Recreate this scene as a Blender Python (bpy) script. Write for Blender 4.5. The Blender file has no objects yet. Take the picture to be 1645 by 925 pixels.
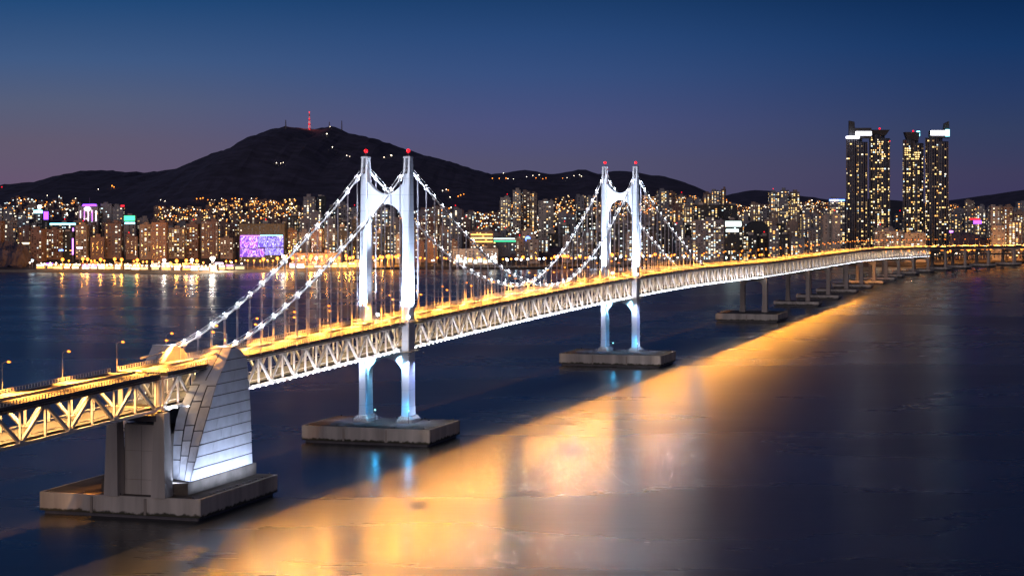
import bpy, math, random
from mathutils import Vector
rnd = random.Random(11)
sc = bpy.context.scene
C = sc.collection
PI = math.pi

# ---------------------------------------------------------------- camera, world, exposure
CAMH = 122.6
cam = bpy.data.cameras.new('camera')
cam.sensor_width = 36.0
cam.lens = 3291 / 1645 * 36.0
cam.shift_y = -157.5 / 1645          # architectural shift lens, verticals stay vertical
cam.clip_start = 5
cam.clip_end = 40000
cam_o = bpy.data.objects.new('camera', cam)
C.objects.link(cam_o)
cam_o.location = (0, 0, CAMH)
cam_o.rotation_euler = (PI / 2, 0, 0)
sc.camera = cam_o
sc.view_settings.view_transform = 'Standard'
sc.view_settings.look = 'None'
sc.view_settings.exposure = 0.0
sc.view_settings.gamma = 1.0
sc.view_settings.use_curve_mapping = False
sc.render.engine = 'CYCLES'
cy = sc.cycles
cy.use_denoising = True
cy.max_bounces = 4
cy.diffuse_bounces = 2
cy.glossy_bounces = 2
cy.transmission_bounces = 2
cy.sample_clamp_indirect = 4.0
cy.sample_clamp_direct = 0.0
cy.use_light_tree = True
cy.caustics_reflective = False
cy.caustics_refractive = False
cy.use_adaptive_sampling = True
cy.adaptive_threshold = 0.01

def S(r, g, b):
    f = lambda c: ((c / 255 + .055) / 1.055) ** 2.4 if c > 10 else c / 255 / 12.92
    return (f(r), f(g), f(b), 1)

world = bpy.data.worlds.new('World')
sc.world = world
world.use_nodes = True
wn = world.node_tree
for n in list(wn.nodes):
    wn.nodes.remove(n)
def ramp(nt, stops, interp='EASE'):
    r = nt.nodes.new('ShaderNodeValToRGB')
    cr = r.color_ramp
    cr.interpolation = interp
    cr.elements[0].position, cr.elements[0].color = stops[0]
    cr.elements[1].position, cr.elements[1].color = stops[-1]
    for p, c in stops[1:-1]:
        e = cr.elements.new(p)
        e.color = c
    return r
tc = wn.nodes.new('ShaderNodeTexCoord')
sx = wn.nodes.new('ShaderNodeSeparateXYZ')
wn.links.new(tc.outputs['Generated'], sx.inputs[0])
# dusk sky: afterglow on the left, night coming on the right; continues smoothly outside the frame
zel = wn.nodes.new('ShaderNodeMath'); zel.operation = 'POWER'; zel.inputs[1].default_value = 0.5
zab = wn.nodes.new('ShaderNodeMath'); zab.operation = 'ABSOLUTE'
wn.links.new(sx.outputs['Z'], zab.inputs[0]); wn.links.new(zab.outputs[0], zel.inputs[0])
q = lambda px: (px / 3291) ** .5
left = ramp(wn, [(0, S(94, 80, 106)), (q(15), S(102, 86, 112)), (q(75), S(98, 90, 112)), (q(135), S(86, 94, 122)),
                 (q(205), S(64, 90, 132)), (q(305), S(30, 72, 120)), (.55, S(14, 44, 92)), (1, S(7, 20, 52))], 'LINEAR')
mid = ramp(wn, [(0, S(86, 82, 110)), (q(45), S(84, 83, 114)), (q(105), S(76, 82, 126)), (q(185), S(56, 80, 128)),
                (q(245), S(42, 73, 122)), (q(305), S(28, 62, 108)), (.55, S(10, 36, 82)), (1, S(6, 17, 46))], 'LINEAR')
right = ramp(wn, [(0, S(62, 58, 92)), (q(25), S(62, 60, 92)), (q(95), S(50, 62, 96)), (q(155), S(38, 58, 100)),
                  (q(225), S(22, 54, 100)), (q(305), S(11, 42, 84)), (.55, S(6, 26, 62)), (1, S(4, 13, 38))], 'LINEAR')
for r in (left, mid, right):
    wn.links.new(zel.outputs[0], r.inputs[0])
def mr(nt, src, a, b, c, d):
    m = nt.nodes.new('ShaderNodeMapRange')
    m.interpolation_type = 'SMOOTHSTEP'
    m.inputs[1].default_value, m.inputs[2].default_value, m.inputs[3].default_value, m.inputs[4].default_value = a, b, c, d
    nt.links.new(src, m.inputs[0])
    return m.outputs[0]
def mixc(nt, fac, a, b, mode='MIX'):
    m = nt.nodes.new('ShaderNodeMix')
    m.data_type = 'RGBA'; m.blend_type = mode
    if isinstance(fac, (int, float)): m.inputs[0].default_value = fac
    else: nt.links.new(fac, m.inputs[0])
    for k, s in ((6, a), (7, b)):
        if isinstance(s, (tuple, list)): m.inputs[k].default_value = s
        else: nt.links.new(s, m.inputs[k])
    return m.outputs[2]
m1 = mixc(wn, mr(wn, sx.outputs['X'], -.24, 0.02, 0, 1), left.outputs[0], mid.outputs[0])
m2 = mixc(wn, mr(wn, sx.outputs['X'], -0.02, .26, 0, 1), m1, right.outputs[0])
bg = wn.nodes.new('ShaderNodeBackground'); bg.inputs[1].default_value = 1.0
wo = wn.nodes.new('ShaderNodeOutputWorld')
wn.links.new(m2, bg.inputs[0]); wn.links.new(bg.outputs[0], wo.inputs[0])

# faint warm glow of the afterglow and the town behind the viewer
sun = bpy.data.lights.new('afterglow', 'SUN'); sun.energy = .8; sun.angle = math.radians(40); sun.color = (1, .84, .82)
sun_o = bpy.data.objects.new('afterglow', sun); C.objects.link(sun_o)
sun_o.rotation_euler = (math.radians(74), 0, math.radians(-12))

# ---------------------------------------------------------------- materials
def mat(name, base, rough=.7, metal=0., var=0.25, scale=.3, bump=0., streak=False, spec=.4):
    m = bpy.data.materials.new(name); m.use_nodes = True
    nt = m.node_tree; bs = nt.nodes['Principled BSDF']
    bs.inputs['Roughness'].default_value = rough
    bs.inputs['Metallic'].default_value = metal
    bs.inputs['Specular IOR Level'].default_value = spec
    tcn = nt.nodes.new('ShaderNodeTexCoord')
    mp = nt.nodes.new('ShaderNodeMapping')
    nt.links.new(tcn.outputs['Object'], mp.inputs[0])
    if streak: mp.inputs['Scale'].default_value = (1, 1, .12)
    nz = nt.nodes.new('ShaderNodeTexNoise'); nz.inputs['Scale'].default_value = scale; nz.inputs['Detail'].default_value = 6
    nt.links.new(mp.outputs[0], nz.inputs['Vector'])
    lo = tuple(c * (1 - var) for c in base[:3]) + (1,); hi = tuple(min(1, c * (1 + var)) for c in base[:3]) + (1,)
    r = ramp(nt, [(.3, lo), (.7, hi)], 'LINEAR')
    nt.links.new(nz.outputs[0], r.inputs[0]); nt.links.new(r.outputs[0], bs.inputs['Base Color'])
    if bump:
        b = nt.nodes.new('ShaderNodeBump'); b.inputs['Strength'].default_value = bump; b.inputs['Distance'].default_value = .4
        nt.links.new(nz.outputs[0], b.inputs['Height']); nt.links.new(b.outputs[0], bs.inputs['Normal'])
    return m
def emat(name, col, strength, sample=False):
    m = bpy.data.materials.new(name); m.use_nodes = True
    bs = m.node_tree.nodes['Principled BSDF']
    bs.inputs['Base Color'].default_value = (.02, .02, .02, 1)
    bs.inputs['Emission Color'].default_value = tuple(col[:3]) + (1,)
    bs.inputs['Emission Strength'].default_value = strength
    if not sample: m.cycles.emission_sampling = 'NONE'
    return m
SOD = (1.0, .38, .055)
WARM = (1.0, .66, .32)
BLUEW = (.62, .76, 1.0)
M = {
 'concrete': mat('pier_concrete', (.30, .26, .23), .85, var=.3, scale=.12, bump=.25, streak=True),
 'pale_concrete': mat('pale_concrete', (.42, .38, .35), .8, var=.3, scale=.12, bump=.2, streak=True),
 'steel': mat('white_painted_steel', (.66, .66, .68), .45, var=.08, scale=.5),
 'tower': mat('tower_paint', (.62, .65, .72), .55, var=.06, scale=.15, streak=True),
 'truss': mat('truss_paint', (.58, .55, .53), .5, var=.12, scale=.4),
 'dark_steel': mat('dark_steel', (.10, .09, .10), .5, var=.2),
 'panel': mat('cladding_metal', (.55, .56, .60), .42, var=.14, scale=.16, bump=.12, spec=.6),
 'asphalt': mat('asphalt', (.052, .05, .048), .8, var=.25, scale=.5),
 'line': mat('road_paint', (.75, .73, .68), .6, var=.1),
 'rail': mat('galvanised_rail', (.42, .40, .38), .5, var=.15),
 'cable': mat('cable_wrap', (.52, .52, .55), .5, var=.08),
 'land': mat('land_ground', (.06, .05, .045), .9, var=.35, scale=.02),
 'sand': mat('beach_sand', (.32, .27, .2), .9, var=.15, scale=.05),
 'glassdark': mat('dark_glazing', (.012, .014, .018), .12, var=.2, spec=.8),
 'hanger': mat('hanger_rope', (.45, .42, .46), .6, var=.1),
 'stain_shade': mat('stained_shaded_concrete', (.085, .070, .058), .9, var=.5, scale=.10, bump=.2),  # real stain on the foundation tops, painted shade on the fin kerbs
 'towerglass': mat('tower_glass', (.02, .024, .032), .18, var=.3, scale=.05, spec=.9),
 'lampmetal': mat('lamp_post_metal', (.34, .32, .30), .5, var=.1),
 'rust': mat('red_painted_metal', (.45, .05, .03), .5, var=.1),
 'white': mat('white_painted_metal', (.75, .74, .72), .5, var=.1),
}
E = {
 'sodium': emat('sodium_bulb', (1, .25, .025), 4),
 'led': emat('led_bulb', (.80, .88, 1), 26),
 'red': emat('red_beacon', (1, .004, .012), 3),
 'wy': emat('window_yellow', (1, .66, .24), 2.4), 'dy': emat('dim_yellow', (1, .62, .26), .5), 'dw': emat('dim_white', (1, .82, .62), .45),
 'ww': emat('window_white', (1, .88, .66), 2.4),
 'wc': emat('window_cool', (.72, .92, 1), 2.0),
 'wo': emat('window_orange', (1, .42, .10), 2.6),
 'warmglobe': emat('warm_globe', (1, .27, .03), 4.5),
 'whiteglobe': emat('white_globe', (1, .82, .60), 8),
 'coolglobe': emat('cool_globe', (.65, .85, 1), 20),
 'purple': emat('purple_led', (.30, .07, 1), 3.2),
 'violet': emat('violet_led', (.62, .16, 1), 5),
 'pinkw': emat('pink_white_led', (1, .72, 1), 7),
 'blueled': emat('blue_led', (.12, .25, 1), 5),
 'cyan': emat('cyan_led', (.25, .85, 1), 6),
 'green': emat('green_led', (.05, .9, .35), 2.5),
 'screen': emat('white_screen', (.82, 1, .93), 3.5),
 'redsign': emat('red_sign', (1, .012, .03), 2),
 'shop': emat('shop_front_light', (1, .80, .50), 3.2),
 'roofw': emat('roof_light_band', (.92, .9, 1), 8),
}
# facade materials with storey lines
def facade(name, base):
    m = bpy.data.materials.new(name); m.use_nodes = True
    nt = m.node_tree; bs = nt.nodes['Principled BSDF']; bs.inputs['Roughness'].default_value = .8
    t = nt.nodes.new('ShaderNodeTexCoord')
    w = nt.nodes.new('ShaderNodeTexWave'); w.wave_type = 'BANDS'; w.bands_direction = 'Z'; w.inputs['Scale'].default_value = .314 / 3.0 * 3
    nt.links.new(t.outputs['Object'], w.inputs['Vector'])
    nz = nt.nodes.new('ShaderNodeTexNoise'); nz.inputs['Scale'].default_value = .08; nt.links.new(t.outputs['Object'], nz.inputs['Vector'])
    a = tuple(c * .72 for c in base) + (1,); b = tuple(base) + (1,)
    c1 = mixc(nt, w.outputs['Fac'], a, b)
    r = ramp(nt, [(.3, (.75, .75, .75, 1)), (.7, (1.15, 1.12, 1.1, 1))], 'LINEAR'); nt.links.new(nz.outputs[0], r.inputs[0])
    c2 = mixc(nt, 1.0, c1, r.outputs[0], 'MULTIPLY')
    nt.links.new(c2, bs.inputs['Base Color'])
    return m
FAC = [facade('facade_beige', (.27, .21, .18)), facade('facade_grey', (.22, .22, .25)), facade('facade_brown', (.20, .13, .115)),
       facade('facade_pale', (.36, .33, .31)), facade('facade_dark', (.035, .04, .05))]
def tide(m):
    nt = m.node_tree; bs = nt.nodes['Principled BSDF']; src = bs.inputs['Base Color'].links[0].from_socket
    t = nt.nodes.new('ShaderNodeTexCoord'); sp = nt.nodes.new('ShaderNodeSeparateXYZ'); nt.links.new(t.outputs['Object'], sp.inputs[0])
    n = nt.nodes.new('ShaderNodeTexNoise'); n.inputs['Scale'].default_value = .35; n.inputs['Detail'].default_value = 5; nt.links.new(t.outputs['Object'], n.inputs['Vector'])
    mm = nt.nodes.new('ShaderNodeMath'); mm.operation = 'MULTIPLY_ADD'; mm.inputs[1].default_value = 3.2; nt.links.new(n.outputs[0], mm.inputs[0]); 
    sb = nt.nodes.new('ShaderNodeMath'); sb.operation = 'MULTIPLY'; sb.inputs[1].default_value = -1; nt.links.new(sp.outputs['Z'], sb.inputs[0]); nt.links.new(sb.outputs[0], mm.inputs[2])
    nt.links.new(mixc(nt, mr(nt, mm.outputs[0], -1.1, -.2, 0, 1), src, (.05, .048, .032, 1)), bs.inputs['Base Color'])
M['tidal'] = mat('tidal_concrete', (.44, .40, .36), .85, var=.32, scale=.16, bump=.3, streak=True); tide(M['tidal'])
def seams(m):
    nt = m.node_tree; bs = nt.nodes['Principled BSDF']; src = bs.inputs['Base Color'].links[0].from_socket
    t = nt.nodes.new('ShaderNodeTexCoord'); sp = nt.nodes.new('ShaderNodeSeparateXYZ'); nt.links.new(t.outputs['Object'], sp.inputs[0])
    md = nt.nodes.new('ShaderNodeMath'); md.operation = 'MODULO'; md.inputs[1].default_value = 8.0; nt.links.new(sp.outputs['Z'], md.inputs[0])
    lt = nt.nodes.new('ShaderNodeMath'); lt.operation = 'LESS_THAN'; lt.inputs[1].default_value = .35; nt.links.new(md.outputs[0], lt.inputs[0])
    nt.links.new(mixc(nt, lt.outputs[0], src, (.50, .53, .60, 1)), bs.inputs['Base Color'])
seams(M['tower'])
FACN = ['beige', 'grey', 'brown', 'pale', 'dark']

# ---------------------------------------------------------------- mesh helpers
class MB:
    def __init__(s): s.v = []; s.f = []; s.m = []
    def poly(s, pts, mi=0):
        i = len(s.v); s.v.extend([tuple(p) for p in pts]); s.f.append(tuple(range(i, i + len(pts)))); s.m.append(mi)
    def hexa(s, p, mi=0):         # p: 8 points, bottom ring then top ring
        i = len(s.v); s.v.extend([tuple(a) for a in p])
        for f in ((3, 2, 1, 0), (4, 5, 6, 7), (0, 1, 5, 4), (1, 2, 6, 5), (2, 3, 7, 6), (3, 0, 4, 7)):
            s.f.append(tuple(i + k for k in f)); s.m.append(mi)
    def box(s, x0, x1, y0, y1, z0, z1, mi=0):
        s.hexa([(x0, y0, z0), (x1, y0, z0), (x1, y1, z0), (x0, y1, z0), (x0, y0, z1), (x1, y0, z1), (x1, y1, z1), (x0, y1, z1)], mi)
    def prism(s, ring0, ring1, mi=0, caps=True):
        n = len(ring0); i = len(s.v); s.v.extend([tuple(a) for a in ring0]); s.v.extend([tuple(a) for a in ring1])
        for k in range(n):
            j = (k + 1) % n; s.f.append((i + k, i + j, i + n + j, i + n + k)); s.m.append(mi)
        if caps:
            s.f.append(tuple(i + k for k in reversed(range(n)))); s.f.append(tuple(i + n + k for k in range(n))); s.m += [mi, mi]
    def beam(s, a, b, w, h, mi=0, up=Vector((0, 0, 1))):
        a = Vector(a); b = Vector(b); d = (b - a).normalized()
        side = d.cross(up)
        if side.length < 1e-3: side = Vector((1, 0, 0))
        side.normalize(); u2 = side.cross(d).normalized()
        o = [(-1, -1), (1, -1), (1, 1), (-1, 1)]
        s.prism([a + side * (w / 2 * x) + u2 * (h / 2 * y) for x, y in o], [b + side * (w / 2 * x) + u2 * (h / 2 * y) for x, y in o], mi)
    def tube(s, pts, r, n=6, mi=0):
        pts = [Vector(p) for p in pts]; rings = []
        for k, p in enumerate(pts):
            d = (pts[min(k + 1, len(pts) - 1)] - pts[max(k - 1, 0)]).normalized()
            sd = d.cross(Vector((0, 0, 1)))
            if sd.length < 1e-3: sd = Vector((1, 0, 0))
            sd.normalize(); u2 = sd.cross(d)
            rr = r[k] if isinstance(r, (list, tuple)) else r
            rings.append([p + sd * (rr * math.cos(2 * PI * q / n)) + u2 * (rr * math.sin(2 * PI * q / n)) for q in range(n)])
        i = len(s.v)
        for rg in rings: s.v.extend([tuple(a) for a in rg])
        for k in range(len(rings) - 1):
            for q in range(n):
                j = (q + 1) % n
                s.f.append((i + k * n + q, i + k * n + j, i + (k + 1) * n + j, i + (k + 1) * n + q)); s.m.append(mi)
        s.f.append(tuple(i + q for q in reversed(range(n)))); s.f.append(tuple(i + (len(rings) - 1) * n + q for q in range(n))); s.m += [mi, mi]
    def ball(s, c, r, mi=0, n=8, sz=1):
        rings = []
        for k in range(1, 5):
            a = PI * k / 5 - PI / 2
            rings.append([(c[0] + r * math.cos(a) * math.cos(2 * PI * q / n), c[1] + r * math.cos(a) * math.sin(2 * PI * q / n), c[2] + r * math.sin(a) * sz) for q in range(n)])
        for k in range(3): s.prism(rings[k], rings[k + 1], mi, caps=False)
        i = len(s.v); s.v += [(c[0], c[1], c[2] - r * sz), (c[0], c[1], c[2] + r * sz)]
        s.v += rings[0] + rings[3]
        for q in range(n):
            j = (q + 1) % n
            s.f.append((i, i + 2 + j, i + 2 + q)); s.f.append((i + 1, i + 2 + n + q, i + 2 + n + j)); s.m += [mi, mi]
    def mesh(s, name, mats):
        me = bpy.data.meshes.new(name); me.from_pydata(s.v, [], s.f)
        for m in (mats if isinstance(mats, (list, tuple)) else [mats]): me.materials.append(m)
        if any(s.m): me.polygons.foreach_set('material_index', s.m)
        me.update(); return me
    def build(s, name, mats, parent=None):
        o = bpy.data.objects.new(name, s.mesh(name, mats)); C.objects.link(o); o.parent = parent
        return o
def tag(o, label=None, cat=None, group=None, kind=None):
    for k, v in (('label', label), ('category', cat), ('group', group), ('kind', kind)):
        if v: o[k] = v
    return o
def empty(name, loc, label, cat, group=None, rz=0.):
    o = bpy.data.objects.new(name, None); C.objects.link(o); o.location = loc; o.rotation_euler.z = rz
    o.empty_display_size = 2
    return tag(o, label, cat, group)
def inst(name, me, parent=None, loc=(0, 0, 0), rz=0., sc_=(1, 1, 1)):
    o = bpy.data.objects.new(name, me); C.objects.link(o); o.parent = parent; o.location = loc; o.rotation_euler.z = rz; o.scale = sc_
    return o

# ---------------------------------------------------------------- bridge alignment
TH0 = math.radians(17.52)
U0 = Vector((math.sin(TH0), math.cos(TH0))); V0 = Vector((math.cos(TH0), -math.sin(TH0)))
O0 = Vector((-51.2, 1011.0))
T2 = 461.0
def hermite(tab, x):
    n = len(tab)
    if x <= tab[0][0]: return tab[0][1] + (x - tab[0][0]) * (tab[1][1] - tab[0][1]) / (tab[1][0] - tab[0][0])
    if x >= tab[-1][0]: return tab[-1][1]
    for i in range(n - 1):
        if tab[i][0] <= x <= tab[i + 1][0]:
            x0, y0 = tab[i]; x1, y1 = tab[i + 1]; h = x1 - x0; t = (x - x0) / h; s0 = (y1 - y0) / h
            m0 = s0 if i == 0 else ((y0 - tab[i - 1][1]) / (x0 - tab[i - 1][0]) + s0) / 2
            m1 = s0 if i == n - 2 else ((tab[i + 2][1] - y1) / (tab[i + 2][0] - x1) + s0) / 2
            return (2*t**3-3*t*t+1)*y0 + (t**3-2*t*t+t)*h*m0 + (-2*t**3+3*t*t)*y1 + (t**3-t*t)*h*m1
ZB = [(-460, 37.4), (-374, 38.5), (-262, 40.0), (-185, 41.0), (32, 43.9), (269, 46), (450, 46.5), (664, 45.3), (973, 40.2), (1300, 36.5), (1624, 33.0), (2100, 24.0), (2500, 17.5), (2900, 14)]
HEAD = [(1624, 17.52), (1900, 20), (2200, 29), (2450, 44), (2650, 60), (2900, 66)]
_path = {}
def _mk():
    p = O0 + U0 * 1624.0; t = 1624.0
    while t <= 3100:
        a = math.radians(hermite(HEAD, t)) if t > 1624 else TH0
        _path[int(round(t - 1624))] = (p.copy(), a)
        p = p + Vector((math.sin(a), math.cos(a))); t += 1
_mk()
def B(t, s, z):
    """deck coordinates (along, sideways from the near cable plane, height) -> world"""
    if t <= 1624: p = O0 + U0 * t + V0 * s
    else:
        k = t - 1624; i = int(k); fr = k - i; pa, a = _path[min(i, 1470)]; pb, b = _path[min(i + 1, 1471)]
        q_ = pa.lerp(pb, fr); p = q_ + Vector((math.cos(a), -math.sin(a))) * s
    return Vector((p.x, p.y, z))
def head(t): return TH0 if t <= 1624 else _path[min(int(t - 1624), 1471)][1]
def zb(t): return hermite(ZB, t)
RZ = -TH0           # an object rotated by RZ has local +y along the deck, +x towards the near side
W0, W1 = -2.6, -19.8       # truss planes
SF = -22.4                 # far cable plane
ROADZ = 14.2

def strip(mb, t0, t1, s0, s1, zf0, zf1, step=12.5, mi=0):
    """box-section strip running along the deck between s0..s1 and zb+zf0..zb+zf1"""
    n = max(1, int(round((t1 - t0) / step)))
    ring = []
    for k in range(n + 1):
        t = t0 + (t1 - t0) * k / n; z = zb(t)
        ring.append([B(t, s0, z + zf0), B(t, s1, z + zf0), B(t, s1, z + zf1), B(t, s0, z + zf1)])
    i = len(mb.v)
    for r in ring: mb.v.extend([tuple(p) for p in r])
    for k in range(n):
        for q_ in range(4):
            j = (q_ + 1) % 4
            mb.f.append((i + k*4 + q_, i + k*4 + j, i + (k+1)*4 + j, i + (k+1)*4 + q_)); mb.m.append(mi)
    mb.f.append((i + 3, i + 2, i + 1, i)); mb.f.append(tuple(i + n*4 + q_ for q_ in range(4))); mb.m += [mi, mi]

# ---------------------------------------------------------------- light helpers
_lc = {}
def light(kind, key, loc, power, col, radius=.3, parent=None, target=None, angle=120, blend=.3, sx_=1, sy_=1, rz=None):
    if key not in _lc:
        l = bpy.data.lights.new(key, kind); l.energy = power; l.color = col
        if kind in ('POINT', 'SPOT'): l.shadow_soft_size = radius
        if kind == 'SPOT': l.spot_size = math.radians(angle); l.spot_blend = blend
        if kind == 'AREA': l.shape = 'RECTANGLE'; l.size = sx_; l.size_y = sy_
        _lc[key] = l
    o = bpy.data.objects.new(key, _lc[key]); C.objects.link(o)
    o.location = loc
    if target is not None:
        o.rotation_euler = (Vector(target) - Vector(loc)).to_track_quat('-Z', 'Y').to_euler()
    if parent is not None:
        o.parent = parent
        bpy.context.view_layer.update() if False else None
        o.matrix_parent_inverse = parent_inv(parent)
    return o
def parent_inv(p):
    from mathutils import Matrix
    return (Matrix.Translation(p.location) @ p.rotation_euler.to_matrix().to_4x4()).inverted()

# ================================================================= SETTING
def water():
    m = bpy.data.materials.new('sea_water'); m.use_nodes = True
    nt = m.node_tree; bs = nt.nodes['Principled BSDF']
    bs.inputs['Base Color'].default_value = (.040, .041, .043, 1)
    bs.inputs['Roughness'].default_value = WR
    bs.inputs['IOR'].default_value = 1.33
    bs.inputs['Specular Tint'].default_value = (.54, .77, 1, 1)
    bs.inputs['Specular IOR Level'].default_value = .5
    t = nt.nodes.new('ShaderNodeTexCoord')
    mp = nt.nodes.new('ShaderNodeMapping'); nt.links.new(t.outputs['Object'], mp.inputs[0]); mp.inputs['Scale'].default_value = (.03, .10, 1)
    nz = nt.nodes.new('ShaderNodeTexNoise'); nz.inputs['Scale'].default_value = 1; nz.inputs['Detail'].default_value = 8; nz.inputs['Roughness'].default_value = .6
    nz.inputs['Distortion'].default_value = .2
    nt.links.new(mp.outputs[0], nz.inputs['Vector'])
    mp2 = nt.nodes.new('ShaderNodeMapping'); nt.links.new(t.outputs['Object'], mp2.inputs[0]); mp2.inputs['Scale'].default_value = (.0022, .006, 1)
    nz2 = nt.nodes.new('ShaderNodeTexNoise'); nz2.inputs['Scale'].default_value = 1; nz2.inputs['Detail'].default_value = 7; nz2.inputs['Roughness'].default_value = .62; nz2.inputs['Distortion'].default_value = .3
    nt.links.new(mp2.outputs[0], nz2.inputs['Vector'])
    nt.links.new(mr(nt, nz2.outputs[0], .32, .68, WR - .025, WR + .035), bs.inputs['Roughness'])
    ad = nt.nodes.new('ShaderNodeMath'); ad.operation = 'ADD'
    nt.links.new(nz.outputs[0], ad.inputs[0]); ad.inputs[1].default_value = 0
    b = nt.nodes.new('ShaderNodeBump'); b.inputs['Strength'].default_value = .10; b.inputs['Distance'].default_value = .8
    nt.links.new(ad.outputs[0], b.inputs['Height']); nt.links.new(b.outputs[0], bs.inputs['Normal'])
    mb = MB(); n = 12
    xs = [-9000 + 18000 * k / n for k in range(n + 1)]; ys = [-2500 + 12500 * k / n for k in range(n + 1)]
    for a in range(n):
        for c in range(n): mb.poly([(xs[a], ys[c], 0), (xs[a+1], ys[c], 0), (xs[a+1], ys[c+1], 0), (xs[a], ys[c+1], 0)])
    tag(mb.build('sea', m), 'dark blue sea surface smoothed by the long exposure', kind='structure')
WR = .27
water()

def pxX(x, d): return (x - 822.5) * d / 3291
def pyZ(y, d): return CAMH + (305 - y) * d / 3291

SHORE = [(-3500, 3150), (-1200, 3110), (-780, 3075), (-600, 3040), (-480, 2990), (-440, 3030), (-330, 3090), (-250, 3120), (-150, 3180), (0, 3150), (90, 3190), (250, 3300), (420, 3290), (560, 3270), (700, 3260), (760, 3360), (900, 3420), (1100, 3480), (1500, 3500), (3800, 3600)]
def shore_y(x): return hermite(SHORE, x)
def ground_z(x, y):
    """ground height of the built-up land behind the shore"""
    d = y - shore_y(x)
    if d < 40: return 3.2
    rise = max(0, d - 250) * .028
    rise *= .6 + .5 * math.sin(x * .0031 + 1.2) ** 2
    return 3.2 + rise

def land():
    mb = MB()
    xs = [-3500 + 70 * k for k in range(105)]
    rows = [0, 12, 60, 200, 400, 700, 1100, 1500, 2200, 3200]
    g = []
    for x in xs: g.append([(x, shore_y(x) + r, ground_z(x, shore_y(x) + r) if k else 3.0) for k, r in enumerate(rows)])
    for a in range(len(xs) - 1):
        for k in range(len(rows) - 1): mb.poly([g[a][k], g[a+1][k], g[a+1][k+1], g[a][k+1]])
        p, q_ = g[a][0], g[a+1][0]
        mb.poly([(p[0], p[1], -2), (q_[0], q_[1], -2), q_, p])
    tag(mb.build('land', M['land']), 'built-up land behind the far shore', kind='structure')
    mb = MB()
    bx = [-1250 + 25 * k for k in range(42)]
    for a in range(len(bx) - 1):
        x, x2 = bx[a], bx[a+1]
        y, y2 = shore_y(x), shore_y(x2)
        mb.poly([(x, y - 26, .15), (x2, y2 - 26, .15), (x2, y2 - 1, 3.05), (x, y - 1, 3.05)])
    tag(mb.build('beach', M['sand']), 'strip of lit sand beach along the far shore', kind='structure')
land()

# mountains: every ridge gets its own distance; skyline read off along its crest
from mathutils import noise as mnoise
def nz(x, y, z=0., o=5): return mnoise.fractal(Vector((x, y, z)), 1.0, 2.0, o)
foliage = mat('hill_forest', (.054, .048, .076), .95, var=.45, scale=.02)
def ridge(name, D, prof, depth, base_z, label, step=22, amp=1.0, nfall=16):
    mb = MB()
    x0, x1 = prof[0][0], prof[-1][0]
    xs = []; x = pxX(x0, D)
    while x <= pxX(x1, D): xs.append(x); x += step
    P = [(pxX(a, D), pyZ(b, D)) for a, b in prof]
    rows = [(-depth * .5, .55)] + [(depth * k / nfall, None) for k in range(nfall + 1)]
    g = []
    for x in xs:
        h = hermite(P, x); col = []
        for off, f in rows:
            u_ = max(0., off) / depth
            ff = f if f is not None else (math.cos(u_ * PI * .5) ** 1.25 if u_ < 1 else 0)
            z = base_z + (h - base_z) * ff
            rel = (h - base_z)
            if f is None and u_ > 0:
                gully = nz(x * .0045, u_ * 1.2, 3.1) * rel * .18 * math.sin(min(1, u_ * 3) * PI / 2) * (1 - u_)
                z += gully - abs(gully) * .3
            z += nz(x * .045, off * .045, 9) * 3.2 * amp + abs(nz(x * .10, off * .1, 2)) * 4.2 * amp
            col.append((x, D - off, z))
        g.append(col)
    for a in range(len(xs) - 1):
        for k in range(len(rows) - 1): mb.poly([g[a][k], g[a][k+1], g[a+1][k+1], g[a+1][k]])
    o = mb.build(name, foliage)
    for p in o.data.polygons: p.use_smooth = True
    return tag(o, label, kind='structure')
RMAIN = [(-120, 318), (-60, 306), (0, 307), (20, 303), (40, 297), (75, 293), (110, 292), (150, 280), (180, 275), (210, 279), (260, 275), (300, 269), (340, 260), (370, 245), (400, 229),
         (430, 213), (445, 208), (480, 207), (505, 207), (520, 206), (532, 203), (545, 207), (560, 214), (600, 223), (640, 236), (680, 249), (720, 260), (760, 272), (790, 281), (830, 300), (900, 330), (960, 350)]
ridge('mountain', 6600, RMAIN, 2100, 30, 'long dark mountain with masts on its flat summit', step=11, amp=1.0)
ridge('hill_range', 7600, [(700, 310), (745, 292), (790, 280), (812, 278), (830, 276), (850, 275), (880, 280), (910, 277), (935, 273), (960, 280), (985, 275), (1010, 276), (1040, 282), (1070, 285), (1090, 291), (1110, 300), (1130, 310), (1160, 330), (1200, 350)], 1500, 40, 'low dark hills right of the mountain behind the second tower')
ridge('distant_hill', 9000, [(1100, 335), (1140, 322), (1180, 311), (1210, 306), (1228, 307), (1250, 312), (1300, 318), (1340, 326), (1400, 335), (1480, 334), (1520, 328), (1560, 319), (1600, 312), (1645, 305), (1700, 298), (1780, 290), (1900, 300)], 1500, 40, 'faint distant hills behind the right part of the city', step=26)
ridge('wooded_hill', 4700, [(560, 400), (600, 372), (640, 352), (690, 340), (740, 335), (800, 342), (850, 350), (905, 358), (960, 366), (1010, 384), (1060, 400)], 500, 10, 'dark wooded hill behind the buildings between the bridge towers', step=14, nfall=10)
ridge('wooded_headland', 3480, [(812, 428), (822, 412), (850, 402), (880, 399), (910, 402), (935, 409), (950, 428)], 90, 2, 'dark tree covered headland at the shore between the two bridge towers', step=2.2, amp=1.5, nfall=14)
ridge('wooded_knoll', 3570, [(1515, 410), (1522, 388), (1538, 376), (1556, 377), (1575, 383), (1592, 391), (1606, 410)], 80, 2, 'dark wooded knoll right of the tall glass towers', step=2.2, amp=1.5, nfall=14)
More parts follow.
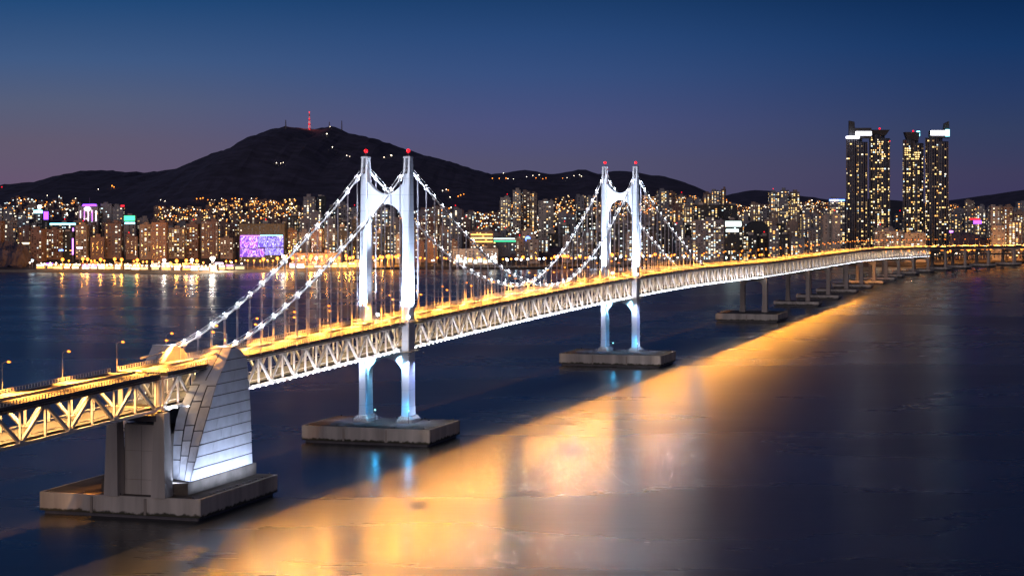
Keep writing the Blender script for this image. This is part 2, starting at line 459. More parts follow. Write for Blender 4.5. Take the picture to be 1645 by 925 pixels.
ridge('wooded_point', 3230, [(-30, 400), (-10, 392), (12, 391), (30, 392), (45, 404), (54, 428)], 70, 2, 'dark trees at the left end of the beach', step=2.2, amp=1.5, nfall=14)

# ================================================================= BRIDGE
bridge = empty('suspension_bridge', (O0.x, O0.y, 0), 'long double deck suspension bridge with floodlit white towers crossing the bay', 'bridge')
BI = (-O0.x, -O0.y, 0)
class BM(MB):
    """mesh in world coordinates, moved under the bridge's own origin"""
    def build(s, name, mats, parent=None, origin=None):
        o = O0 if origin is None else origin
        s.v = [(v[0] - o.x, v[1] - o.y, v[2]) for v in s.v]
        return MB.build(s, name, mats, parent)
CB = bridge
SUS0, SUS1 = -256.0, 964.0

def rect_ring(t, s, dt, ds, z, ch=0.0):
    if ch <= 0: return [B(t - dt, s - ds, z), B(t + dt, s - ds, z), B(t + dt, s + ds, z), B(t - dt, s + ds, z)]
    return [B(t - dt + ch, s - ds, z), B(t + dt - ch, s - ds, z), B(t + dt, s - ds + ch, z), B(t + dt, s + ds - ch, z),
            B(t + dt - ch, s + ds, z), B(t - dt + ch, s + ds, z), B(t - dt, s + ds - ch, z), B(t - dt, s - ds + ch, z)]
def beam_arch(t, thick, top, bot):
    """crossbeam between the legs: top and bottom outlines [(s, z)], extruded along the deck"""
    mb = BM(); n = len(top)
    for k in range(n - 1):
        a, b, c, d = bot[k], bot[k+1], top[k+1], top[k]
        mb.hexa([B(t - thick, a[0], a[1]), B(t - thick, b[0], b[1]), B(t + thick, b[0], b[1]), B(t + thick, a[0], a[1]),
                 B(t - thick, d[0], d[1]), B(t - thick, c[0], c[1]), B(t + thick, c[0], c[1]), B(t + thick, d[0], d[1])])
    return mb
def tower(t, base, label):
    tw = beam_arch(t, 1.9,
        [(SF + 1.6 + 19.2 * k / 16, 120.3 + 6.4 * abs(2 * k / 16 - 1) ** 1.9) for k in range(17)],
        [(SF + 1.6 + 19.2 * k / 16, 102 + 13.5 * (max(0, 1 - abs(2 * k / 16 - 1) ** 2.3)) ** .5) for k in range(17)]).build('tower_crossbeam', M['tower'], CB)
    tw.name = 'bridge_tower'; tw['label'] = label
    for s in (0.0, SF):
        prof = [(11.4, 5.05, 2.1), (14, 4.85, 2.03), (20, 4.75, 2.0), (45, 4.6, 1.95), (60, 4.4, 1.95), (100, 3.7, 1.85), (126, 3.2, 1.75), (130.5, 3.0, 1.7)]
        mb = BM()
        for a, b in zip(prof[:-1], prof[1:]):
            mb.prism(rect_ring(t, s, a[1], a[2], a[0], .45), rect_ring(t, s, b[1], b[2], b[0], .45), caps=(a is prof[0] or b is prof[-1]))
        mb.build('leg', M['tower'], tw)
        mb = BM()   # flared plinth with buttress ribs
        mb.prism(rect_ring(t, s, 7.4, 4.3, base - .02, .9), rect_ring(t, s, 7.2, 4.1, base + 1.7, .9))
        mb.prism(rect_ring(t, s, 7.0, 3.9, base + 1.7, .9), rect_ring(t, s, 5.7, 2.6, 11.4, .5))
        for k in range(5):
            for sg in (-1, 1):
                s_ = s - 3 + 1.5 * k
                mb.beam(B(t + sg * 7.3, s_, base + .9), B(t + sg * 6.1, s + (s_ - s) * .75, 11.2), .5, .7)
        mb.build('plinth', M['pale_concrete'], tw)
        # saddle housing: two cheeks, cap and mast
        mb = BM()
        for sg in (-1, 1):
            c_ = s + sg * 1.15
            mb.prism([B(t - 2.9, c_ - .5, 130.5), B(t + 2.9, c_ - .5, 130.5), B(t + 2.9, c_ + .5, 130.5), B(t - 2.9, c_ + .5, 130.5)],
                     [B(t - 1.9, c_ - .45, 138.2), B(t + 2.2, c_ - .45, 138.2), B(t + 2.2, c_ + .45, 138.2), B(t - 1.9, c_ + .45, 138.2)])
        mb.prism(rect_ring(t + .1, s, 2.4, 1.9, 138.2), rect_ring(t + .1, s, 2.2, 1.7, 139.1))
        mb.build('saddle_housing', M['tower'], tw)
        mb = BM(); mb.prism(rect_ring(t, s, 3.3, .62, 130.5), rect_ring(t, s, 1.6, .6, 133.8)); mb.build('saddle', M['dark_steel'], tw)
        mb = BM(); mb.tube([B(t, s, 139.1), B(t, s, 141.0)], .16); mb.build('mast', M['dark_steel'], tw)
        mb = BM(); mb.ball(B(t, s, 141.8), .95); mb.build('beacon', E['red'], tw)
        light('POINT', 'tower_beacon', B(t, s - 1.3, 142.2), 900, (1, .05, .03), .5)
    # lower portal beam with an arched underside
    z0 = zb(t)
    n = 20
    mb = beam_arch(t, 1.8, [(SF + 1.6 + 19.2 * k / n, z0 - 1.2) for k in range(n + 1)],
                   [(SF + 1.6 + 19.2 * k / n, z0 - 15.5 + 11.5 * (max(0, 1 - abs(2 * k / n - 1) ** 2.2)) ** .5) for k in range(n + 1)])
    mb.build('lower_crossbeam', M['tower'], tw)
    # service platforms around the near and far leg at both decks
    for s in (0, SF):
        for zz in (z0 + ROADZ - .2, z0 - .6):
            mb = BM()
            mb.prism(rect_ring(t, s, 7.4, 3.9, zz, 1.0), rect_ring(t, s, 7.4, 3.9, zz + .35, 1.0))
            for k in range(11):
                a = 7.2 * (2 * k / 10 - 1)
                sd = 3.7 if s == 0 else -3.7
                mb.beam(B(t + a, s + sd, zz + .3), B(t + a, s + sd, zz + 1.5), .12, .12)
            mb.beam(B(t - 7.2, s + sd, zz + 1.5), B(t + 7.2, s + sd, zz + 1.5), .14, .14)
            mb.build('service_platform', M['rail'], tw)
    for s in (0.0, SF):
        out = 1 if s == 0 else -1
        zc = z0 + ROADZ + 1.2
        for (dt, ds) in ((-9.5, out * 2.6), (9.5, out * 2.6), (-9.5, -out * 2.2), (9.5, -out * 2.2), (0, out * 6.5)):
            p = B(t + dt, s + ds, zc)
            fm = BM(); fm.box(p.x - .5, p.x + .5, p.y - .4, p.y + .4, zc - .9, zc - .25); fm.build('floodlight', M['dark_steel'], tw)
            light('SPOT', 'tower_uplight', p, 430000, BLUEW, .35, target=B(t + dt * .08, s + ds * .1, zc + 52), angle=64, blend=.75)
        # under-deck lamps washing the lower legs
        for (dt, ds, col, key) in ((-8, out * 3.2, (.70, .75, 1), 'leg_downlight'), (5.5, out * 6.2, (.30, .42, 1), 'leg_blue_downlight'), (-5.5, -out * 6, (.30, .75, 1), 'arch_light')):
            p = B(t + dt, s + ds, z0 - 2.2)
            fm = BM(); fm.box(p.x - .4, p.x + .4, p.y - .3, p.y + .3, p.z + .3, p.z + .8); fm.build('floodlight', M['dark_steel'], tw)
            light('SPOT', key, p, {'leg_downlight': 26000, 'leg_blue_downlight': 30000, 'arch_light': 42000}[key], col, .3, target=B(t + dt * .15, s + ds * .1, z0 - (26 if key != 'arch_light' else 8)), angle=75, blend=.8)
        p = B(t + 6.5, s + out * 8.5, base + 1.2)
        fm = BM(); fm.box(p.x - .4, p.x + .4, p.y - .4, p.y + .4, base, base + .8); fm.build('floodlight', M['dark_steel'], tw)
        light('SPOT', 'leg_base_light', p, 6000, (.55, .70, 1), .3, target=B(t, s, base + 12), angle=90, blend=.8)
    for s, tt in ((3.0, -7.6), (SF + 8, -8)):
        p = B(t + tt, s, base + 6.3)
        mb = BM(); mb.ball(p, .35, 0, 6); mb.build('foot_lamp_bulb', E['cyan'], tw)
        mb = BM(); mb.beam(B(t + tt, s, base), B(t + tt, s, base + 5.9), .25, .25); mb.build('foot_lamp_post', M['dark_steel'], tw)
        light('POINT', 'foot_lamp', p + Vector((0, 0, 1)), FOOTP, (.05, .50, 1), .6)
    for s, tt in ((2.9, -7.4), (SF + 3.6, 7)):
        p = B(t + tt, s, z0 + ROADZ + 2.6)
        mb = BM(); mb.ball(p, .75); mb.build('floodlight_bulb', E['led'], tw)
        light('POINT', 'tower_flare' if s > 0 else 'tower_flare_rear', p, 1000000 if s > 0 else 190000, (.80, .87, 1), .7)
    return tw
FOOTP = 1900
FB = 8.2        # top of the concrete foundations
tower(0, FB, 'nearer of the two floodlit white towers')
tower(T2, FB, 'farther of the two floodlit white towers')

# main cables
NC = [(-236, 57.5), (-202, 59.8), (-161, 69.0), (-121, 81.8), (-82, 96.8), (-40, 114.0), (0, 133.4)]
MC = [(0, 133.4), (40, 117.6), (75, 103.6), (103, 93), (133, 83), (170, 73.8), (210, 67), (250, 63.6), (285, 64.8), (320, 72), (360, 84.5), (401, 102), (430, 116), (461, 133.4)]
RC = [(461, 133.4), (500, 117.2), (545, 101.5), (586, 88.6), (630, 75.5), (668, 64.8), (700, 58.5)]
def cable_z(t):
    return hermite(NC if t < 0 else MC if t <= T2 else RC, t)
cl_mesh = None
hm = MB(); hm.tube([(0, 0, 0), (0, 0, 1)], .14, 5); hanger_mesh = hm.mesh('hanger', M['hanger'])
lb = MB(); lb.ball((0, 0, 0), .26, 0, 8); bulb_mesh = lb.mesh('cable_light', E['led'])
cb = MB(); cb.tube([(0, -1.1, 0), (0, 1.1, 0)], .85, 8); clamp_mesh = cb.mesh('cable_clamp', M['steel'])
for s in (0.0, SF):
    mb = BM()
    ts = [x * 6.25 for x in range(int(-236 / 6.25), 1)]
    mb.tube([B(-236, s, cable_z(-236))] + [B(t, s, cable_z(t)) for t in ts if t > -232] + [B(t, s, cable_z(t)) for t in [x * 6.1467 for x in range(1, 76)]] + [B(461 + x * 6, s, cable_z(461 + x * 6)) for x in range(1, 40)], .40, 8)
    cab = mb.build('main_cable', M['cable'], CB)
    mb = BM()
    for e in (-.75, .75):
        for rng in ((-225, -3), (3, 458), (464, 690)):
            n = int((rng[1] - rng[0]) / 8)
            mb.tube([B(rng[0] + (rng[1] - rng[0]) * k / n, s + e, cable_z(rng[0] + (rng[1] - rng[0]) * k / n) + 1.5 + .12 * math.sin(k * 2)) for k in range(n + 1)], .09, 4)
    mb.build('hand_rope', M['cable'], cab)
    t = -211.5; k = 0
    while t < 686:
        if min(abs(t), abs(t - T2)) > 6:
            z1 = cable_z(t); z0 = zb(t) + ROADZ - .5
            p = B(t, s, 0) - Vector((O0.x, O0.y, 0))
            if z1 - z0 > 2:
                inst('clamp', clamp_mesh, cab, (p.x, p.y, z1), RZ)
                for d in (-.55, .55):
                    pp = B(t + d, s, 0) - Vector((O0.x, O0.y, 0))
                    inst('hanger', hanger_mesh, CB, (pp.x, pp.y, z0), 0, (1, 1, z1 - z0))
                inst('cable_light', bulb_mesh, cab, (p.x, p.y, z1 + 1.7))
                light('POINT', 'cable_lamp', B(t, s + (.9 if s == 0 else .9), z1 + 2.6), 2300, (.85, .90, 1), .25)
        t += 12.5; k += 1

# trusses, decks, parapets
class Panelled: pass
pieces = {}
def member(mb, t0, z0, t1, z1, s, w, h): mb.beam(B(t0, s, z0), B(t1, s, z1), w, h, up=Vector((V0.x, V0.y, 0)))
def truss(root, t0, t1, pan, single, w=1.0, vert=True, name='truss', skip=()):
    """both side trusses; near-side members singly when SINGLE"""
    org = root.location
    n = int(round((t1 - t0) / pan))
    for s, near in ((W0, True), (W1, False)):
        mb = BM(); strip(mb, t0, t1, s - .55, s + .55, 11.5, 12.6)
        tr = mb.build('truss', M['truss'], root, org)
        if not near: tr['label'] = 'far side truss'
        mb = BM(); strip(mb, t0, t1, s - .6, s + .6, -.1, 1.1); mb.build('bottom_chord', M['truss'], tr, org)
        joined = BM()
        for k in range(n + 1):
            t = t0 + pan * k; tb = min(t + pan, t1)
            if vert:
                mb = BM() if (near and single) else joined
                member(mb, t, zb(t) + 1.1, t, zb(t) + 11.5, s, .62, .75)
                if near and single: mb.build('vertical_post', M['truss'], tr, org)
            if k < n:
                mb = BM() if (near and single) else joined
                if k % 2 == 0: member(mb, t + .5, zb(t) + 1.1, tb - .5, zb(tb) + 11.5, s + .003, w, .85)
                else: member(mb, t + .5, zb(t) + 11.5, tb - .5, zb(tb) + 1.1, s + .003, w, .85)
                if near and single: mb.build('diagonal', M['truss'], tr, org)
            # gusset plates
            zz = zb(t)
            zg = zz + (1.4 if k % 2 == 0 else 11.1)
            joined.beam(B(t - 1.7, s, zg), B(t + 1.7, s, zg), 1.16, 1.7, up=Vector((V0.x, V0.y, 0)))
        j = joined.build('truss_gussets' if near and single else 'truss_members', M['truss'], tr, org)
        j['kind'] = 'stuff'
def deck(root, t0, t1, pan):
    org = root.location
    mb = BM(); strip(mb, t0, t1, -.6, -21.8, 12.9, ROADZ, pan); road = mb.build('upper_deck', M['asphalt'], root, org)
    mb = BM(); strip(mb, t0, t1, W0 - .65, W1 + .65, .9, 1.9, pan); ld = mb.build('lower_deck', M['asphalt'], root, org)
    # floor beams
    mb = BM(); n = int(round((t1 - t0) / (pan / 2)))
    for k in range(n + 1):
        t = t0 + k * pan / 2; z = zb(t)
        mb.beam(B(t, -.9, z + 12.72), B(t, -21.5, z + 12.72), .4, .36)
        if k % 2 == 0:
            mb.beam(B(t, W0 - .6, z + .4), B(t, W1 + .6, z + .4), .6, .9)
            mb.beam(B(t, W0 - .6, z + 11.7), B(t, W1 + .6, z + 11.7), .5, .8)
    mb.build('floor_beams', M['truss'], root, org)['kind'] = 'stuff'
    # lane markings
    mb = BM()
    for s in (-1.7, -10.5, -11.9, -20.7): strip(mb, t0, t1, s - .11, s + .11, ROADZ + .004, ROADZ + .02, pan)
    for s in (-4.7, -7.6, -14.8, -17.7):
        t = t0
        while t < t1 - 4: strip(mb, t, t + 4, s - .09, s + .09, ROADZ + .004, ROADZ + .02, 4); t += 10
    mb.build('lane_marking', M['line'], road, org)['kind'] = 'stuff'
    # central barrier
    mb = BM(); strip(mb, t0, t1, -11.45, -10.95, ROADZ, ROADZ + .95, pan); mb.build('median_barrier', M['pale_concrete'], road, org)
    # parapets: kerb, posts, rails
    for s in (-.85, -21.55):
        mb = BM(); strip(mb, t0, t1, s - .2, s + .2, ROADZ, ROADZ + .22, pan); pr = mb.build('parapet', M['rail'], root, org)
        mb = BM()
        strip(mb, t0, t1, s - .07, s + .07, ROADZ + 1.5, ROADZ + 1.64, pan)
        strip(mb, t0, t1, s - .05, s + .05, ROADZ + .86, ROADZ + .94, pan)
        t = t0
        st = 2.0 if t0 < 964 else 4.0
        while t <= t1:
            z = zb(t) + ROADZ; mb.beam(B(t, s, z + .2), B(t, s, z + 1.55), .3, .3); t += st
        mb.build('railing', M['rail'], pr, org)['kind'] = 'stuff'
    # edge fascia with service walkway brackets under the parapet
    mb = BM(); strip(mb, t0, t1, -.58, -.45, 13.3, ROADZ - .1, pan); strip(mb, t0, t1, -.6, .35, 12.55, 12.7, pan)
    t = t0
    while t <= t1:
        z = zb(t); mb.beam(B(t, .3, z + 12.7), B(t, .3, z + 13.7), .1, .1); mb.beam(B(t, -.5, z + 12.4), B(t, -2.4, z + 11.8), .25, .35); t += 2.5
    strip(mb, t0, t1, .25, .35, 13.65, 13.75, pan)
    mb.build('edge_walkway', M['dark_steel'], root, org)['kind'] = 'stuff'
    # lower deck lights, rails
    mb = BM()
    for s in (W0 - .9, W1 + .9): strip(mb, t0, t1, s - .08, s + .08, 2.7, 2.95, pan)
    mb.build('lower_rail', M['rail'], ld, org)
def under_lights(root, t0, t1, step, power, led=True, key=''):
    br = .15 if key else .28
    org = root.location
    mb = BM(); t = t0 + step / 2
    while t < t1:
        z = zb(t)
        for s in (-7.0, -15.4):
            p = B(t, s, z + 11.0)
            o = light('AREA', 'lower_deck_lamp' + key, p, power, (1, .50, .15) if key == '_near' else WARM, sx_=.5, sy_=3.0)
            o.rotation_euler = (0, 0, -head(t))
            mb.beam(B(t - 1.7, s, z + 11.18), B(t + 1.7, s, z + 11.18), .7, .25)
        t += step
    mb.build('lamp_housing', M['dark_steel'], root, org)
    if not led: return
    # LED projectors along the outside of the bottom chord, lighting the truss
    lm = BM(); fx = BM(); t = t0 + 3
    while t < t1:
        z = zb(t); p = B(t, W0 + .95, z + .1)
        lm.ball(p, br, 0, 6); fx.beam(B(t, W0 + .6, z + .3), B(t, W0 + 1.6, z - .25), .18, .18)
        t += 6.25
    lm.build('led_spot', E['led'], root, org)['kind'] = 'stuff'
    fx.build('led_bracket', M['dark_steel'], root, org)['kind'] = 'stuff'
    t = t0 + 6
    while t < t1:
        z = zb(t)
        o = light('AREA', 'truss_wash' + key, B(t, W0 + 2.3, z - .6), LEDP * (.28 if key else 1), (.86, .88, 1), sx_=.25, sy_=6)
        d = (B(t, W0, z + 8) - B(t, W0 + 2.3, z - .6))
        o.rotation_euler = d.to_track_quat('-Z', 'Y').to_euler()
        # turn the strip along the deck
        from mathutils import Matrix
        zaxis = -d.normalized(); y = (B(t + 1, 0, 0) - B(t, 0, 0)).normalized(); x = y.cross(zaxis).normalized(); y = zaxis.cross(x)
        o.rotation_euler = Matrix((x, y, zaxis)).transposed().to_euler()
        t += 12.5
LEDP = 1350
truss(bridge, SUS0 + 0, SUS1, 12.2, True, vert=True)
deck(bridge, SUS0, SUS1, 12.2)
under_lights(bridge, SUS0, SUS1, 24.4, 3600)

# near approach truss, left of the clad anchor pier
app = empty('approach_bridge', B(-330, -11, 0), 'steel truss approach spans entering at the left edge before the clad anchor pier', 'bridge')
A0, A1 = -452.0, -262.0
truss(app, A0, A1, 15.8333, True, w=1.25)
deck(app, A0, A1, 15.8333)
under_lights(app, A0, A1, 16, 7500, led=False, key='_near')
for tt, ss in ((-259.5, W0), (-257, W1)):
    mb = BM(); mb.beam(B(tt, ss, 41), B(tt, ss, 53.1), 1.6, 2.3); mb.build('end_post', M['truss'], app, app.location)

# far approach: truss then low viaduct, curving right
far = empty('approach_viaduct', B(1400, -11, 0), 'far approach viaduct curving right towards the tall glass towers', 'bridge')
truss(far, 964.6, 2152.6, 12.375, True)
deck(far, 964.6, 2900, 12.5)
under_lights(far, 964.6, 2150, 25, 2600, key='_far')
mb = BM(); strip(mb, 2153, 2900, W0, W1, 9.0, 12.4, 15); mb.build('box_girder', M['pale_concrete'], far, far.location)

# ---- street lamps
def lamp_proto(name, side, arm):
    r = empty(name, (0, 0, 0), None, 'street lamp', None)
    mb = MB(); mb.tube([(0, 0, 0), (0, 0, .5)], .24, 8); mb.tube([(0, 0, .5), (0, 0, 10.6)], [.15, .09], 8); p = mb.build('pole', M['lampmetal'], r)
    mb = MB(); mb.tube([(0, 0, 10.3), (side * arm * .4, 0, 11.0), (side * arm, 0, 11.3)], [.08, .07, .06], 6); a = mb.build('arm', M['lampmetal'], r)
    mb = MB(); x = side * arm
    mb.hexa([(x - .65, -.28, 11.15), (x + .65, -.28, 11.15), (x + .65, .28, 11.15), (x - .65, .28, 11.15), (x - .45, -.16, 11.5), (x + .45, -.16, 11.5), (x + .45, .16, 11.5), (x - .45, .16, 11.5)])
    h = mb.build('lamp_head', M['dark_steel'], r)
    mb = MB(); mb.ball((x, 0, 11.05), .7, 0, 8, .6); b = mb.build('lamp_glass', E['sodium'], r)
    return r, [p, a, h, b]
farP = lamp_proto('street_lamp', 1, 2.6)
nearP = lamp_proto('street_lamp', -1, 5.9)
def copy_thing(r, loc, rz, label, group):
    c = r.copy(); C.objects.link(c); c.location = loc; c.rotation_euler.z = rz
    for ch in r.children:
        d = ch.copy(); C.objects.link(d); d.parent = c
    c['label'] = label; c['group'] = group
    return c
def lamp_zone(t):
    return ('before the clad pier' if t < -258 else 'between clad pier and nearer tower' if t < -3 else
            'between the white towers' if t < T2 else 'just past the farther tower' if t < 964 else 'on the far viaduct')
used = set()
def put_lamp(proto, t, s, side, power, key, cone):
    r, parts = proto
    zn = lamp_zone(t); k_ = _ord.get((side, zn), 0); _ord[(side, zn)] = k_ + 1
    lab = 'orange street lamp, %s from left on %s deck edge %s' % (LORD[min(k_, 39)], side, zn)
    loc = B(t, s, zb(t) + ROADZ)
    if id(r) not in used:
        used.add(id(r)); c = r; c.location = loc; c.rotation_euler.z = -head(t); c['label'] = lab; c['group'] = 'street lamps on the %s edge of the bridge deck' % side
    else: c = copy_thing(r, loc, -head(t), lab, 'street lamps on the %s edge of the bridge deck' % side)
    sd = 1 if side == 'far' else -1
    arm = 2.6 if side == 'far' else 5.9
    p = B(t, s + sd * arm, loc.z + 10.55)
    v = (B(t, 1, 0) - B(t, 0, 0))
    tilt = math.tan(math.radians(32 if side == 'far' else -33)) * 10
    o = light('AREA', key, p - Vector((0, 0, .15)), power, SOD, target=p - Vector((0, 0, 10)) + v * tilt, sx_=.9, sy_=.9)
    o.data.spread = math.radians(112 if side == 'far' else 106)
    if side == 'near' and -240 < t < 1640:      # spots added to throw orange light on the water; the lamp has one head
        al = (B(t + 1, 0, 0) - B(t, 0, 0))
        for sg in (-1, 1):      # one added spot each way along the deck, aimed clear of the post
            light('SPOT', 'added_water_spot_' + key, p, OUTP, (1, .37, .03), .25, target=p + v * 34 + al * (60 * sg) - Vector((0, 0, 60)), angle=84, blend=1.0)
    return c
_ord = {}
LORD = ['first', 'second', 'third', 'fourth', 'fifth', 'sixth', 'seventh', 'eighth', 'ninth', 'tenth', 'eleventh', 'twelfth', '13th', '14th', '15th', '16th', '17th', '18th', '19th', '20th'] + ['%d%s' % (k, {1: 'st', 2: 'nd', 3: 'rd'}.get(k % 10, 'th')) for k in range(21, 60)]
LP_FAR, LP_NEAR, OUTP = 56000, 23000, 200000
t = -336.5
while t < 2560:
    put_lamp(farP, t, -21.9, 'far', LP_FAR * (1.7 if t < -230 else 1 if t < 1850 else 3), 'far_edge_lamp' + ('_approach' if t < -230 else '' if t < 1850 else '_distant'), 122)
    t += 40.2
t = -246
while t < 2600:
    put_lamp(nearP, t, -.35, 'near', LP_NEAR * (1 if t < 1850 else 3), 'near_edge_lamp' + ('' if t < 1850 else '_distant'), None)
    t += 40.2

# ---- concrete foundations
def foundation(t0, t1, s0, s1, ztop, label, grp='concrete foundations in the water', segs=3):
    c = B((t0 + t1) / 2, (s0 + s1) / 2, 0)
    r = empty('pier_foundation', c, label, 'foundation', grp, -head((t0 + t1) / 2))
    hw, hl = abs(s1 - s0) / 2, abs(t1 - t0) / 2
    mb = MB()
    ch = .5
    ring = lambda e, z: [(-hw - e + ch, -hl - e, z), (hw + e - ch, -hl - e, z), (hw + e, -hl - e + ch, z), (hw + e, hl + e - ch, z), (hw + e - ch, hl + e, z), (-hw - e + ch, hl + e, z), (-hw - e, hl + e - ch, z), (-hw - e, -hl - e + ch, z)]
    mb.prism(ring(0, 1.3), ring(0, ztop)); mb.build('cap', M['tidal'], r)
    mb = MB(); mb.prism(ring(-1.2, ztop + .003), ring(-1.25, ztop + .12)); mb.build('top_slab', M['stain_shade'], r)
    mb = MB(); mb.prism(ring(-1.4, -3), ring(-1.4, 1.3)); mb.build('waterline_skirt', M['dark_steel'], r)
    for k in range(1, segs):   # fenders and bollards
        x = -hw + 2 * hw * k / segs
        mb = MB(); mb.box(x - .5, x + .5, -hl - .35, -hl + .1, 1.5, ztop - .6); mb.build('fender', M['concrete'], r)
    for k in range(5):
        for sg in (-1, 1):
            x = (-.9 + .45 * k) * hw
            mb = MB(); mb.tube([(x, sg * (hl - 1.2), ztop), (x, sg * (hl - 1.2), ztop + .8)], [.35, .45], 8); mb.build('bollard', M['dark_steel'], r)
    return r
foundation(-261.5, -191, -52, 15.3, FB, 'big pale concrete foundation under the clad anchor pier at lower left')
foundation(-29.5, 15.5, -44.5, 21.8, FB, 'pale concrete foundation under the nearer white tower')
foundation(T2 - 33, T2 + 14, -47, 26, FB, 'pale concrete foundation under the farther white tower')

# ---- clad anchor pier
def anchor_pier():
    o = B(-225, SF / 2, FB)
    r = empty('anchor_pier', o, 'concrete anchor pier with tall metal clad fins lit from below, nearest to the viewer', 'bridge pier', None, RZ)
    L = lambda t, s, z: (s - SF / 2, t + 225, z - FB)
    cen = SF / 2
    mid = 2 * cen
    # concrete plinth kerb under the near fin and the far one, columns, wall
    for sg, nm in ((1, 'near'), (-1, 'far')):
        f = lambda s: s if sg == 1 else mid - s
        mb = MB()
        pts = [(-254.5, 6.9), (-193.5, 6.9), (-193.5, -3.4), (-254.5, -3.4)]
        if sg == -1: pts = pts[::-1]
        mb.prism([L(t, f(s), FB) for t, s in pts], [L(t, f(s), 13.0) for t, s in pts]); mb.build('fin_base', M['stain_shade'], r)  # dark colour stands in for the kerb lying out of the floodlight
        # fin core: dark structure just behind the panels
        # outline of the outer side (t, z) of the front and back edge
        FE = [(13, -251.8), (22, -246.3), (29.7, -241.3), (39.7, -233.9), (47.2, -228.7), (54, -221.6), (60.8, -214.7)]
        BE = [(13, -196.6), (31.9, -197.6), (49.2, -199.7), (56.0, -201.3), (59.5, -206), (60.8, -212.5)]
        IE = [(12, -246.9), (31.5, -246.8), (39, -243.2), (44, -237.4), (49.3, -230.6), (54.5, -222.2), (60.8, -213.0)]
        ie = lambda z: hermite(IE, z)
        fe = lambda z: hermite([(a, b) for a, b in FE], z); be = lambda z: hermite([(a, b) for a, b in BE], z)
        so = 6.5
        # outer side plane leans in slightly; front edge inner line
        si = lambda z: -3.0 + (z - 13) * .010           # inner s of the front face
        sout = lambda z: so - .5 * (z - 13) / 47
        core = MB(); Z = [13, 20, 27, 34, 41, 47, 52, 56, 59, 60.6]
        for a, b in zip(Z[:-1], Z[1:]):
            rg = lambda z: [L(fe(z) + .45, f(sout(z) - .25), z), L(be(z) - .35, f(sout(z) - .25), z), L(be(z) - .35, f(si(z) + .05), z), L(ie(z) + .6, f(si(z) + .05), z)]
            r0, r1 = rg(a), rg(b)
            if sg == -1: r0, r1 = r0[::-1], r1[::-1]
            core.prism(r0, r1)
        core.build('fin_core', M['dark_steel'], r)
        g = .2
        def slab(P, nrm, th, name='cladding_panel'):
            mb = MB(); n_ = Vector(nrm).normalized() * th
            P = [Vector(p) for p in P]
            if sg == -1: P = P[::-1]
            mb.prism([p - n_ for p in P], P) if sg == 1 else mb.prism([p - n_ for p in P], P)
            return mb.build(name, M['panel'], r)
        # side courses, gently sloping up to the right
        nrow = 11
        for k in range(nrow):
            za, zb_ = 13 + 47.4 * (k / nrow), 13 + 47.4 * ((k + 1) / nrow)
            ncol = 3 if k < 6 else 2 if k < 9 else 1
            cuts = [0] + sorted(rnd.uniform(.25, .75) if ncol == 2 else (q_ + 1) / ncol + rnd.uniform(-.1, .1) for q_ in range(ncol - 1)) + [1]
            off = rnd.uniform(0, .10)
            for c0, c1 in zip(cuts[:-1], cuts[1:]):
                def pt(cc, z, e):
                    t = fe(z) + (be(z) - fe(z)) * cc + e
                    return L(t, f(sout(z) + .05 + off), z)
                P = [pt(c0, za + g, g / 2), pt(c1, za + g, -g / 2), pt(c1, min(zb_ - g, 60.4), -g / 2), pt(c0, min(zb_ - g, 60.4), g / 2)]
                slab(P, (sg, 0, 0.01), .22)
        # front face: three strips, long courses. It tapers inward: middle line recedes
        nrow = 6
        zs = [13, 20.5, 26, 31.5, 40, 47.5, 60.6]
        for k in range(nrow):
            za, zc = zs[k], zs[k + 1]
            for c in range(3):
                if c == 1 and k > 4: continue
                c0, c1 = c / 3, (c + 1) / 3
                if k > 4 and c == 0: c1 = .5
                if k > 4 and c == 2: c0 = .5
                def pf(cc, z):
                    s = si(z) + (sout(z) - si(z)) * cc
                    t = ie(z) + (fe(z) - ie(z)) * cc
                    return L(t, f(s), z)
                e = .022; za2 = za + (0, 1.6, -.5)[c] * (k > 0); zc2 = zc + (0, 1.6, -.5)[c] * (k < nrow - 1)
                nseg = max(1, int((zc2 - za2) / 3)); prev = None
                P = [pf(c0 + e, za2 + g), pf(c1 - e, za2 + g), pf(c1 - e, zc2 - g), pf(c0 + e, zc2 - g)]
                a, b, c_ = Vector(P[0]), Vector(P[1]), Vector(P[2]); n_ = (b - a).cross(c_ - a)
                if sg == -1: n_ = -n_
                if n_.y > 0: n_ = -n_
                n_ = n_.normalized()
                mb = MB()
                for q_ in range(nseg):
                    z1_, z2_ = za2 + g + (zc2 - za2 - 2 * g) * q_ / nseg, za2 + g + (zc2 - za2 - 2 * g) * (q_ + 1) / nseg
                    P = [Vector(p) + n_ * .14 for p in (pf(c0 + e, z1_), pf(c1 - e, z1_), pf(c1 - e, z2_), pf(c0 + e, z2_))]
                    if sg == -1: P = P[::-1]
                    mb.prism([p - n_ * .28 for p in P], P)
                mb.build('cladding_panel', M['panel'], r)
        # top cap
        mb = MB(); P = [L(fe(60.6) - .2, f(sout(60) + .15), 60.62), L(be(60.6) + .4, f(sout(60) + .15), 60.62), L(be(60.6) + .4, f(si(60) - .2), 60.62), L(ie(60.6) - .2, f(si(60) - .2), 60.62)]
        if sg == -1: P = P[::-1]
        mb.prism(P, [(p[0], p[1], p[2] + .35) for p in P]); mb.build('fin_cap', M['panel'], r)
        # front column beside the fin carrying the approach truss
        mb = MB(); c0, c1 = f(0.8), f(-3.6)
        c0, c1 = min(c0, c1), max(c0, c1)
